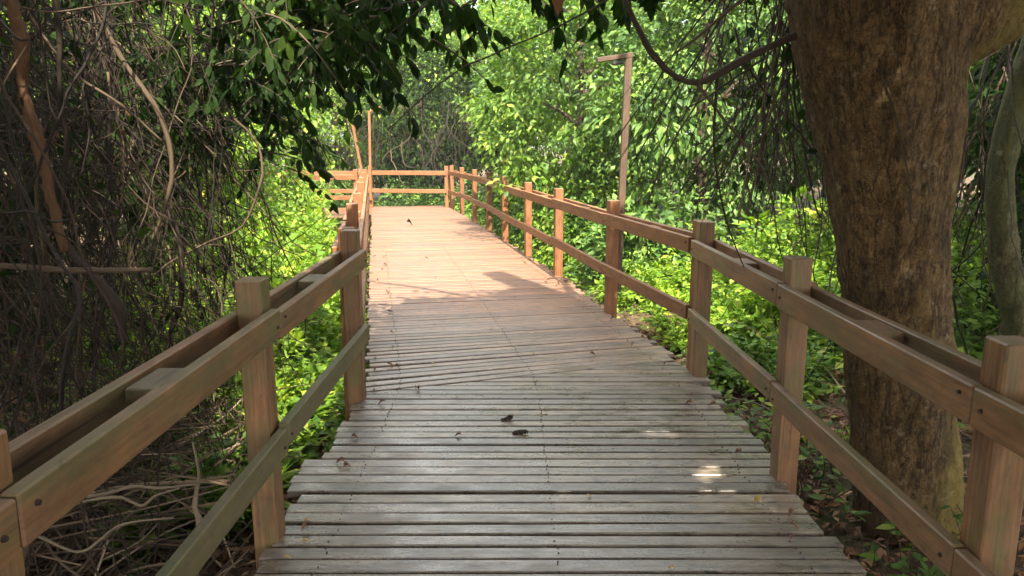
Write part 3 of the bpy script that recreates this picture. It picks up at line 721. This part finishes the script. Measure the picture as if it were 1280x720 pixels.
single('bleached_stick', [(-1.70, 2.6, .26), (-1.58, 2.6, .295), (-1.472, 2.6, .305), (-1.391, 2.6, .272), (-1.34, 2.6, .31), (-1.243, 2.6, .343)], [.004, .006, .006, .006, .005, .003], M_vine_pale, 'kinked bleached stick just below the straighter one under the left railing', 'stick', 40, 7, .12)
single('bleached_stick', [(-1.254, 2.76, .46), (-1.236, 2.75, .33), (-1.262, 2.75, .20), (-1.25, 2.75, .10), (-1.285, 2.75, -.1), (-1.27, 2.75, -.45)], [.004, .007, .010, .013, .015, .017], M_vine_pale, 'whitish upright dead stem standing behind the lower left rail', 'stick', 36, 8, .16)
single('bleached_stick', [(-1.34, 2.0, .66), (-1.373, 2.0, .559), (-1.43, 2.0, .432), (-1.52, 2.0, .2), (-1.6, 2.0, -.4)], [.008, .010, .011, .012, .013], M_vine_brown, 'pale slanting stem beside the nearest left post', 'stick', 30, 8, .12)
single('bleached_stick', [(-1.75, 2.4, .18), (-1.677, 2.4, .26), (-1.519, 2.4, .199), (-1.367, 2.4, .30), (-1.18, 2.4, .33)], [.003, .005, .005, .005, .003], M_vine_pale, 'thin pale branch resting low on the litter pile', 'stick', 36, 6, .12)
# loose vines behind the big trunk on the right
mb = MB()
for _ in range(240):
    x = rng.uniform(2.45, 5.2); yv = rng.uniform(4.3, 6.5)
    hang(mb, (x, yv, rng.uniform(1.2, 3.6)), rng.uniform(.8, 2.8), rng.uniform(.003, .011), .25, .12, 5)
rt = empty('vine_thicket', (3.6, 5.2, -.3), 'dark curtain of hanging vines behind the big trunk', 'thicket')
a = mb.build('hanging_vines', M_vine, rt, smooth=True, org=(3.6, 5.2, -.3)); a['kind'] = 'stuff'

# ------------------------------------------------------------ crowns for the shrubs and trees behind
def crown(rx, ry, rz, nclump, per, size, ground=False, drop=.4, clump=(.28, .55), seed=0, tpl=LEAF_S):
    """leaf clumps through an uneven shell; z=0 is the foot when ground=True, else the centre"""
    r = np.random.default_rng(seed); ml = MB()
    C = r.normal(size=(nclump, 3)); C = unit(C)
    if ground: C[:, 2] = np.abs(C[:, 2])
    th_ = np.arctan2(C[:, 1], C[:, 0])
    lob = 1 + .16 * np.sin(3 * th_ + seed) + .12 * np.sin(5 * th_ + 2 * seed + 3 * C[:, 2])
    rad = r.uniform(.45, 1.0, nclump) ** .55 * lob
    Pc = C * rad[:, None] * np.array([rx, ry, rz])
    if ground: Pc[:, 2] = np.where(r.random(nclump) < .30, r.uniform(0, .5, nclump) * rz, Pc[:, 2])
    cs = r.uniform(*clump, nclump)
    n = nclump * per; ci = np.repeat(np.arange(nclump), per)
    off = unit(r.normal(size=(n, 3))) * r.uniform(.2, 1, n)[:, None] ** .6 * cs[ci][:, None] * np.array([1, 1, .6])
    P = Pc[ci] + off
    out = unit(Pc[ci] * np.array([1 / rx, 1 / ry, 1 / rz]) ) * .6 + unit(off) * .7
    D = out + r.normal(0, .45, (n, 3)); D[:, 2] -= drop
    Nn = out * .5 + r.normal(0, .6, (n, 3)); Nn[:, 2] += .75
    # long shoots that break the outline
    ns = max(4, nclump // 7)
    for k in r.choice(nclump, ns, replace=False):
        d = unit(C[k] + np.array([0, 0, .35]) + r.normal(0, .3, 3)); m = 14
        t = r.uniform(.1, 1, m)[:, None] * cs[k] * 1.9
        P = np.concatenate([P, Pc[k] + d * t + r.normal(0, .03, (m, 3))]); dd = d * .6 + r.normal(0, .6, (m, 3)); dd[:, 2] -= .3
        D = np.concatenate([D, dd]); q = r.normal(0, .4, (m, 3)); q[:, 2] += .9; Nn = np.concatenate([Nn, q])
    cf = r.choice([.6, .85, 1.0, 1.25, 1.7], nclump, p=[.22, .24, .26, .18, .10])
    sz_ = np.ones(len(P)); sz_[:n] = cf[ci]
    leaves(ml, P, D, Nn, r.uniform(.65, 1.35, len(P)) * size * sz_, .52, tpl)
    return ml
def stems(rx, rz, n, r0, seed=0):
    mb = MB(); r = np.random.default_rng(seed)
    for _ in range(n):
        a = r.uniform(0, 6.28); e = np.array([math.cos(a) * rx * r.uniform(.3, .8), math.sin(a) * rx * r.uniform(.3, .8), rz * r.uniform(.5, .9)])
        tube(mb, smooth_path([(e[0] * .1, e[1] * .1, -.3), e * np.array([.4, .4, .5]), e], 10), np.linspace(r0, r0 * .3, 10), 5)
    return mb
PRO = {}
def proto(key, cr, m, st_, mst, crname='foliage', stname='stems'):
    PRO[key] = (make_mesh(key, np.concatenate(cr.V), [np.concatenate(cr.F3)], m), make_mesh(key + '_s', np.concatenate(st_.V), ([np.concatenate(st_.F3)] if st_.F3 else []) + [np.concatenate(st_.F4)], mst, np.concatenate(st_.W), True), crname, stname)
proto('shrub_low', crown(.65, .65, .75, 90, 40, .08, True, .35, (.12, .26), 1), M_leaf_lime, stems(.5, .6, 9, .012, 1), M_bark_dark)
proto('shrub_low_b', crown(.75, .7, .6, 75, 34, .10, True, .4, (.14, .28), 2), M_leaf_mid, stems(.5, .5, 9, .012, 2), M_bark_dark)
proto('shrub_mid', crown(1.25, 1.2, 1.8, 150, 48, .10, True, .45, (.22, .42), 3), M_leaf_bright, stems(.9, 1.4, 12, .02, 3), M_bark_dark)
proto('shrub_mid_b', crown(1.3, 1.3, 2.0, 150, 48, .115, True, .5, (.22, .45), 4), M_leaf_mid, stems(.9, 1.6, 12, .022, 4), M_bark_dark)
proto('shrub_cool', crown(1.3, 1.2, 1.7, 140, 44, .12, True, .6, (.22, .42), 5), M_leaf_cool, stems(.9, 1.4, 12, .022, 5), M_bark_dark)
def trunk_mb(h, r, seed):
    mb = MB(); q = np.random.default_rng(seed)
    tube(mb, smooth_path([(0, 0, -.5), (q.normal(0, .1), q.normal(0, .1), h * .4), (q.normal(0, .2), q.normal(0, .2), h)], 14), np.linspace(r, r * .5, 14), 9, jitter=.04)
    for _ in range(9):
        z = q.uniform(.35, .95) * h; a = q.uniform(0, 6.28); L = q.uniform(.8, 1.9)
        tube(mb, smooth_path([(0, 0, z), (math.cos(a) * L * .5, math.sin(a) * L * .5, z + .3), (math.cos(a) * L, math.sin(a) * L, z + .5)], 8), np.linspace(r * .4, .012, 8), 5)
    return mb
def shift(mb, dz): mb.V = [v + np.array([0, 0, dz]) for v in mb.V]; return mb
proto('tree_a', shift(crown(2.1, 2.1, 2.6, 230, 84, .115, False, .5, (.35, .65), 6), 3.6), M_leaf_bright, trunk_mb(4.6, .12, 6), M_bark_dark, 'crown', 'trunk')
proto('tree_b', shift(crown(2.3, 2.2, 3.0, 240, 86, .12, False, .55, (.35, .7), 7), 3.5), M_leaf_mid, trunk_mb(5, .14, 7), M_bark_dark, 'crown', 'trunk')
proto('tree_c', shift(crown(2.0, 2.2, 2.9, 230, 80, .125, False, .65, (.35, .65), 8), 3.3), M_leaf_cool, trunk_mb(4.8, .13, 8), M_bark_dark, 'crown', 'trunk')
proto('tree_shaded', shift(crown(2.0, 2.2, 2.9, 300, 52, .13, False, .6, (.35, .65), 9), 2.7), M_leaf_shaded, trunk_mb(4.8, .13, 9), M_bark_dark, 'crown', 'trunk')
def plant(key, x, y, s, rz, label, group, name=None, sz=1.0, zoff=0.0):
    cr, stm, a, b = PRO[key]
    name = name or ('forest_tree' if key.startswith('tree') else 'shrub')
    z = float(gh(x, y)) + zoff
    root = empty(name, (x, y, z), label, 'tree' if key.startswith('tree') else 'shrub', group)
    root.rotation_euler.z = rz; root.scale = (s, s, s * sz)
    link(a, cr, root); link(b, stm, root); return root
GT = 'trees and tall growth walling in the far end'
GS = 'shrubs along the boardwalk'
for key, x, y, s, rz, sz, lab in [
    ('tree_b', -2.4, 24.2, 1.0, .4, 1, 'tree hung with brown vine stems straight behind the far cross railing'),
    ('tree_a', -5.3, 23.6, 1.0, 1.4, 1, 'bright tree behind the two slim orange poles'),
    ('tree_b', -2.9, 23.2, .75, 3.4, 1.42, 'leafy crown hanging low over the brown vine stems at the far end'),
    ('tree_a', .1, 23.4, 1.05, 2.2, 1, 'light green tree just right of the far corner post'),
    ('tree_c', 1.5, 19.4, .95, .7, 1, 'bluish green tree over the dark hollow, behind the far right railing'),
    ('tree_b', 1.25, 13.7, .9, 3.9, 1, 'dense tree bulging above the middle of the right railing'),
    ('tree_c', 3.2, 12.0, .9, 5.1, 1, 'broad glossy leaved tree behind the tall lamp pole'),
    ('tree_a', 5.6, 11.2, .9, 1.1, 1, 'bright tree seen through the hanging twigs'),
    ('tree_b', 6.3, 8.6, 1.0, 2.0, 1, 'mid green tree mostly hidden by the big trunk'),
    ('tree_a', -8.2, 22.0, 1.1, .2, 1, 'pale green tree beyond where the walk turns off left'),
    ('tree_a', -6.0, 13.2, .9, 4.4, 1, 'sunlit tree behind the bright shrubs on the left'),
    ('tree_a', -4.8, 10.0, .72, 2.9, 1, 'small sunlit tree showing between the dark hanging leaves'),
    ('tree_b', -9.2, 14.5, 1.1, 5.6, 1, 'mid green tree glimpsed through the upper vines'),
    ('tree_shaded', -5.0, 6.6, .9, 1.0, 1, 'dark tree filling the gaps behind the dry vines'),
    ('tree_shaded', -7.0, 4.5, .95, 3.0, 1, 'dark tree at the far left edge behind the vines'),
    ('tree_shaded', 5.6, 6.4, .85, 2.0, 1, 'dark tree behind the slim mossy trunk'),
    ('tree_b', 8.5, 12.5, 1.3, .6, 1, None), ('tree_c', 6.2, 15.0, 1.3, 1.9, 1, None), ('tree_b', 5.0, 19.5, 1.35, 3.0, 1, None), ('tree_a', 3.0, 24.5, 1.4, 4.3, 1, None),
    ('tree_b', -1.5, 28.0, 1.5, 5.2, 1, None), ('tree_c', -6.0, 28.0, 1.5, .9, 1, None), ('tree_b', -11.0, 26.0, 1.5, 2.4, 1, None), ('tree_a', -13, 18, 1.3, .8, 1, None), ('tree_b', -12, 9, 1.2, .8, 1, None), ('tree_c', 10, 7, 1.2, .8, 1, None)]:
    plant(key, x, y, s, rz, lab or 'farther tree closing the gaps behind the front row of trees', GT if lab else 'farther trees behind the front row', None, sz)
for key, x, y, s, rz, sz, lab in [
    ('shrub_low', -1.95, 5.3, .85, .3, .9, 'yellow green shrub right behind the double left post'),
    ('shrub_low', -2.05, 6.6, .95, 1.7, 1.0, 'yellow green shrub behind the second left railing, in full sun'),
    ('shrub_low', -2.75, 8.1, 1.15, 2.9, 1.1, 'tall bright shrub left of the end-on railing'),
    ('shrub_low', -2.55, 9.4, .8, 4.0, 1.0, 'small bright shrub tucked against the end-on railing'),
    ('shrub_mid', -4.2, 10.8, .85, .9, 1.0, 'large sunlit shrub rising behind the bright low shrubs'),
    ('shrub_mid', -4.75, 14.8, .95, 1.9, 1.25, 'sunlit shrub in front of the turned off railing'),
    ('shrub_low', -1.75, 4.75, .55, .9, .8, 'small sunny shrub right beside the double left post'),
    ('shrub_low', -1.85, 7.4, .6, 2.2, .9, 'low sunny shrub against the outside of the end-on railing'),
    ('shrub_low', -2.5, 6.0, .9, 4.2, 1.1, 'leafy sunny shrub at the lit rim of the dry vines'),
    ('shrub_low', -3.4, 9.4, 1.2, 5.2, 1.1, 'full yellow green shrub in front of the large sunlit one'),
    ('shrub_low', -3.1, 11.6, 1.0, 3.2, 1.0, 'sunny shrub hiding the foot of the distant left posts'),
    ('shrub_low', -3.9, 13.2, 1.1, .2, 1.0, 'sunny shrub just in front of where the walk turns off'),
    ('shrub_mid', -6.6, 16.0, 1.0, .4, 1.2, 'tall sunny shrub against the stretch of railing that turns off left'),
    ('shrub_mid', -4.9, 12.6, .7, 2.4, .8, 'rounded sunny shrub between the tall ones on the left'),
    ('shrub_mid', 3.7, 8.7, .85, .3, .9, 'bright shrub seen under the curved branch'),
    ('shrub_mid', 5.0, 9.3, .9, 2.3, 1.0, 'bright shrub touching the left outline of the big trunk'),
    ('shrub_low', -3.3, 6.6, 1.0, 5.0, 1.0, 'shrub half in shade at the edge of the dry vines'),
    ('shrub_low_b', -2.9, 5.6, .7, 3.3, .9, 'shaded shrub low under the hanging leaves'),
    ('shrub_low_b', -1.75, 3.95, .55, 1.2, .9, 'small glossy shrub behind the near left post'),
    ('shrub_cool', -2.6, 21.6, .85, 1.0, .8, 'bluish green shrub framed between the far cross rails'),
    ('shrub_cool', -.7, 21.2, .9, 2.4, .9, 'glossy shrub behind the far right corner post'),
    ('shrub_cool', -5.0, 21.6, .85, .4, .75, 'shrub behind the left part of the cross railing'),
    ('shrub_mid_b', .4, 17.6, .9, .8, 1.0, 'dark hollow shrub behind the far right posts'),
    ('shrub_cool', .95, 14.8, .85, 3.1, 1.0, 'glossy shrub filling behind the middle right posts'),
    ('shrub_mid_b', 1.5, 12.6, .85, 4.6, 1.0, 'mid green shrub leaning on the right railing'),
    ('shrub_cool', 2.0, 10.6, .85, 5.5, .95, 'glossy shrub just left of the tall lamp pole'),
    ('shrub_low', 1.62, 9.1, .75, .2, .8, 'low bright shrub at the foot of the lamp pole'),
    ('shrub_mid', 3.0, 9.0, .8, 1.0, .8, 'bright shrub right of the tall lamp pole'),
    ('shrub_low', 1.95, 7.4, .8, 2.2, .75, 'low light green shrub behind the sunny stretch of right rail'),
    ('shrub_low', 2.7, 7.3, 1.0, 3.3, .9, 'light green shrub below the hanging twigs'),
    ('shrub_mid', 4.1, 7.6, .8, 4.4, .85, 'bright shrub left of the big trunk'),
    ('shrub_low_b', 2.2, 6.1, .8, 5.2, .7, 'shaded shrub between the double right post and the trunk'),
    ('shrub_mid_b', 3.6, 6.2, .7, .5, .7, 'dark shrub right behind the big trunk'),
    ('shrub_mid_b', 5.2, 5.0, .8, 2.5, .9, 'dark shrub behind the slim mossy trunk, low down')]:
    plant(key, x, y, s, rz, lab, GS, None, sz)

# brown vine stems hanging in the hollow behind the cross railing
mb = MB()
for _ in range(80):
    x = rng.uniform(-4.9, -1.0); yv = rng.uniform(20.9, 21.7)
    hang(mb, (x, yv, rng.uniform(1.6, 3.0)), rng.uniform(1.2, 2.8), rng.uniform(.006, .020), .4, .2, 5)
plant('tree_shaded', -2.6, 22.9, .9, .3, 'dark leafy tree backing the brown vine stems at the far end', GT)
ft = empty('vine_thicket', (-3, 21.8, -.3), 'brown vine stems hanging behind the far cross railing', 'thicket')
a = mb.build('hanging_vines', M_vine, ft, smooth=True, org=(-3, 21.8, -.3)); a['kind'] = 'stuff'

# ------------------------------------------------------------ hazy air
mh = bpy.data.materials.new('pale_haze'); mh.use_nodes = True; _h = mh.node_tree
_h.nodes.remove(_h.nodes['Principled BSDF']); _pv = _h.nodes.new('ShaderNodeVolumePrincipled')
_pv.inputs['Color'].default_value = (.95, 1, .92, 1); _pv.inputs['Density'].default_value = .0011; _pv.inputs['Anisotropy'].default_value = .2
_h.links.new(_pv.outputs[0], _h.nodes['Material Output'].inputs['Volume'])
mb = MB(); mb.add([(sx_ * 420, 8 + sy_ * 420, z_) for z_ in (-3, 16) for sx_, sy_ in ((-1, -1), (1, -1), (1, 1), (-1, 1))], None, [(3, 2, 1, 0), (4, 5, 6, 7), (0, 1, 5, 4), (1, 2, 6, 5), (2, 3, 7, 6), (3, 0, 4, 7)])
o = mb.build('haze', mh); tag(o, kind='stuff')
sc.cycles.volume_bounces = 0
# ------------------------------------------------------------ undergrowth, litter, sticks
def off_deck(x, y, mL=.06, mR=.06):
    return (x < lerp_line(EDGE_L, y) - mL) | (x > lerp_line(EDGE_R, y) + mR)
def scatter(n, xr, yr, f=None):
    x = rng.uniform(*xr, n); y = rng.uniform(*yr, n); k = off_deck(x, y)
    if f is not None: k &= f(x, y)
    return x[k], y[k]
mb = MB(); x, y = scatter(34000, (-4.2, 4.6), (.3, 8.0)); z = gh(x, y) + rng.uniform(.0, .05, len(x)); n = len(x)
D = rng.normal(size=(n, 3)); D[:, 2] *= .35; Nn = rng.normal(0, .45, (n, 3)); Nn[:, 2] += 1
leaves(mb, np.stack([x, y, z], -1), D, Nn, rng.uniform(.04, .10, n), .5)
o = mb.build('leaf_litter', M_leaf_dead); tag(o, 'dry brown leaf litter on the soil beside the boardwalk', 'leaf litter', kind='stuff')
mb = MB(); c = 0
while c < 1500:
    x = rng.uniform(-3.4, 4.2) if rng.random() < .5 else rng.uniform(-3.2, -1.2); yv = rng.uniform(.8, 6.0) if x > 0 else rng.uniform(.8, 4.4)
    if not off_deck(np.array(x), np.array(yv), .3, .3): continue
    if x > 0 and rng.random() < .45: continue
    a = rng.uniform(0, 6.28); L = rng.uniform(.3, 1.3); z = float(gh(x, yv)) + rng.uniform(.02, .42 if x < 0 else .15)
    e = np.array([x + math.cos(a) * L, yv + math.sin(a) * L, z + rng.normal(0, .12)])
    if not off_deck(e[0], e[1], .25, .25): continue
    e[2] = max(e[2], float(gh(e[0], e[1])) + .01)
    mid = (np.array([x, yv, z]) + e) / 2 + rng.normal(0, .05, 3)
    tube(mb, smooth_path([(x, yv, z), mid, e], 9), np.linspace(1, .5, 9) * rng.uniform(.002, .009), 5); c += 1
o = mb.build('fallen_twigs', M_twig_ground); tag(o, 'criss-crossed fallen twigs littering the ground beside the boardwalk', 'twigs', kind='stuff')
# low green cover where the sun reaches
mb = MB()
x, y = scatter(30000, (-8, 7), (4.4, 22), lambda x, y: (np.abs(x - lerp_line(SPINE, y)) < 4.5) & (np.sin(1.9 * x + 1.1 * y) + np.sin(2.7 * y - x) > -.9))
n = len(x); z = gh(x, y) + rng.uniform(0, .22, n); D = rng.normal(size=(n, 3)); D[:, 2] = np.abs(D[:, 2]) * .5; Nn = rng.normal(0, .4, (n, 3)); Nn[:, 2] += 1
leaves(mb, np.stack([x, y, z], -1), D, Nn, rng.uniform(.05, .11, n), .55)
x, y = scatter(16000, (-4.5, -1), (4.3, 13), lambda x, y: x > lerp_line(EDGE_L, y) - 2.2)
n = len(x); z = gh(x, y) + rng.uniform(0, .3, n); D = rng.normal(size=(n, 3)); D[:, 2] = np.abs(D[:, 2]) * .5; Nn = rng.normal(0, .4, (n, 3)); Nn[:, 2] += 1
leaves(mb, np.stack([x, y, z], -1), D, Nn, rng.uniform(.05, .11, n), .55)
o = mb.build('ground_cover', M_leaf_bright); tag(o, 'low bright green ground cover beside the walk', 'ground cover', kind='stuff')

def seedling(nl, size, h, tpl, ratio, m, seed, name):
    r = np.random.default_rng(seed); ml = MB(); ms = MB()
    if tpl is LEAF_L:
        a = r.uniform(0, 6.28, nl); up = r.uniform(.5, 1.6, nl)
        D = np.stack([np.cos(a), np.sin(a), up], -1); Nn = np.stack([-np.cos(a) * up, -np.sin(a) * up, np.ones(nl)], -1)
        leaves(ml, np.zeros((nl, 3)) + r.normal(0, .015, (nl, 3)) * [1, 1, .2], D, Nn, r.uniform(.6, 1.2, nl) * size, ratio, tpl)
        tube(ms, [(0, 0, -.05), (0, 0, .02), (0, 0, .05)], [.012, .012, .006], 5)
    else:
        for _ in range(4):
            d = np.array([r.normal(0, .35), r.normal(0, .35), 1.0]) * h * r.uniform(.5, 1)
            P = smooth_path([(0, 0, -.05), d * .5 + r.normal(0, .02, 3), d], 8); tube(ms, P, np.linspace(.004, .0015, 8), 4)
            k = nl // 4; i = r.integers(2, 8, k); D = r.normal(0, 1, (k, 3)); D[:, 2] = r.uniform(-.1, .5, k); Nn = r.normal(0, .3, (k, 3)); Nn[:, 2] += 1
            leaves(ml, P[i], D, Nn, r.uniform(.6, 1.2, k) * size, ratio, tpl)
    return (make_mesh(name, np.concatenate(ml.V), [np.concatenate(ml.F3)], m, smooth=True), make_mesh(name + '_stem', np.concatenate(ms.V), ([np.concatenate(ms.F3)] if ms.F3 else []) + [np.concatenate(ms.F4)], M_bark_dark))
SA = seedling(20, .34, .3, LEAF_L, .20, M_leaf_bright, 1, 'strap_leaves')
SB = seedling(22, .085, .32, LEAF_F, .5, M_leaf_cool, 2, 'round_leaves')
SC = seedling(26, .07, .40, LEAF_F, .45, M_leaf_mid, 3, 'seedling_leaves')
def place(proto_, pts, name, label, cat, group, sr=(.7, 1.2)):
    for (x, yv) in pts:
        r = empty(name, (x, yv, float(gh(x, yv))), label, cat, group); r.rotation_euler.z = rng.uniform(0, 6.28); s = rng.uniform(*sr); r.scale = (s, s, s)
        link('leaves', proto_[0], r); link('stem', proto_[1], r)
pts = [(-1.42 - .55 * rng.random() ** 1.3, yv) for yv in np.linspace(3.45, 6.2, 30)]
place(SA, pts, 'strap_leaved_plant', 'clump of long strap shaped leaves growing beside the left edge of the deck', 'plant', 'strap leaved plants left of the deck', (.7, 1.25))
pts = [(-1.35 - .5 * rng.random(), yv) for yv in rng.uniform(3.45, 4.4, 10)]
place(SB, pts, 'broad_leaved_seedling', 'small glossy round leaved seedling in the shade behind the near left post', 'plant', 'seedlings by the left posts', (.7, 1.2))
pts = [(1.5 + .9 * rng.random() ** 1.2, yv) for yv in rng.uniform(2.6, 6.6, 34)]
pts = [p for p in pts if (p[0] - 2.2) ** 2 + (p[1] - TY) ** 2 > .2]
place(SC, pts, 'leafy_seedling', 'thin leafy seedling growing from the litter under the right railing', 'plant', 'seedlings under the right railing', (.7, 1.3))
pts = [(-1.6, 2.55), (-1.95, 2.75), (-2.15, 2.5)]
place(SC, pts, 'leafy_sprout', 'green leafy sprout among the dry vines behind the nearest left railing', 'plant', 'sprouts among the dry vines', (.6, .9))

# ------------------------------------------------------------ small things on the boards and in the branches
def leaf_thing(p, size, m, label, rz, curl=1.0, ratio=.5, name='fallen_leaf', cat='leaf', normal=(0, 0, 1), dirv=None, group=None):
    mb = MB(); T = LEAF_F[0].copy(); T[:, 2] = T[:, 2] * 1.5 * curl + .5 * curl * np.abs(T[:, 0]) ** 1.2 * 1.4 + .12 * curl * np.sin(T[:, 1] * 5)
    T[:, 2] -= T[:, 2].min()
    d = np.array(dirv if dirv is not None else (math.cos(rz), math.sin(rz), 0.0))
    leaves(mb, np.array([[0, 0, .003]]), d[None], np.array([normal], float), size, ratio, (T, LEAF_F[1]))
    o = mb.build(name, m, None, True, (0, 0, 0), p); md = o.modifiers.new('thick', 'SOLIDIFY'); md.thickness = .0012
    return tag(o, label, cat, group)
M_black_leaf = leaf_mat('blackened_leaf', [(0, (.02, .014, .01)), (1, (.04, .026, .018))], .05, .7, (1, .8, .6), .2)
def rolled_leaf(p, L, rz, label):
    n = 12; t = np.linspace(-1, 1, n); P = np.stack([t * L / 2 * math.cos(rz), t * L / 2 * math.sin(rz), .012 + .004 * np.sin(3 * t)], -1) + rng.normal(0, .0015, (n, 3))
    mb = MB(); tube(mb, P, (.004 + .010 * (1 - t ** 2)) * rng.uniform(.7, 1.25, n), 8, True, .22)
    q = P[8] ; tube(mb, [P[6], q + [.01, -.012, .012], q + [.024, -.02, .016]], [.007, .008, .002], 6, True, .2)
    return tag(mb.build('curled_leaf', M_black_leaf, None, False, (0, 0, 0), p), label, 'leaf')
rolled_leaf((-.03, 4.20, .0), .075, .35, 'upper of two curled blackened leaves in the middle of the boards')
rolled_leaf((.045, 3.98, .0), .09, -.05, 'lower of two curled blackened leaves in the middle of the boards')
leaf_thing((1.115, 3.10, .001), .05, M_leaf_yellow, 'curled yellow leaf on the boards by the right post', 1.9, 1.4)
leaf_thing((-2.15, 15.2, .001), .12, M_black_leaf, 'dark leaf lying on the sunlit far boards', .2, 1.5)
for (x, y, s, r) in [(-.90, 2.98, .03, .2), (-.86, 2.80, .035, .4), (-.9, 2.68, .03, .3), (.35, 3.2, .03, 1), (-.35, 4.6, .03, 2), (.15, 5.6, .035, .4), (-.2, 6.4, .035, 1), (-.6, 5.35, .03, .7), (.62, 2.6, .03, 2.2), (1.0, 4.3, .03, 1)]:
    leaf_thing((x, y, .001), s, M_leaf_yellow, 'tiny pale leaf fleck scattered on the grey boards', r, .6, .4, 'leaf_fleck', 'leaf', group='leaf flecks on the boards')
for k in range(60):
    yv = rng.uniform(2.3, 11); t_ = rng.choice([rng.uniform(.02, .10), rng.uniform(.02, .10), rng.uniform(.90, .98), rng.uniform(.90, .98), rng.uniform(.1, .9)])
    x = lerp_line(EDGE_L, yv) * (1 - t_) + lerp_line(EDGE_R, yv) * t_
    leaf_thing((x, yv, .001), rng.uniform(.025, .055), M_leaf_dead, 'small dry brown leaf scrap lying on the boards', rng.uniform(0, 6.28), .9, .45, 'leaf_scrap', 'leaf', group='brown leaf scraps on the boards')
leaf_thing((.22, 4.0, 2.42), .17, M_leaf_dead, 'brown dead leaf hanging among green ones at the top centre', 0, .6, .42, 'hanging_dead_leaf', 'leaf', (0, -1, .2), (.1, .1, -1))
leaf_thing((.86, 3.9, 2.42), .24, M_leaf_dead, 'large rust brown dead leaf caught on the curved branch', 0, .8, .3, 'hanging_dead_leaf', 'leaf', (0, -1, .4), (.75, 0, -.5))
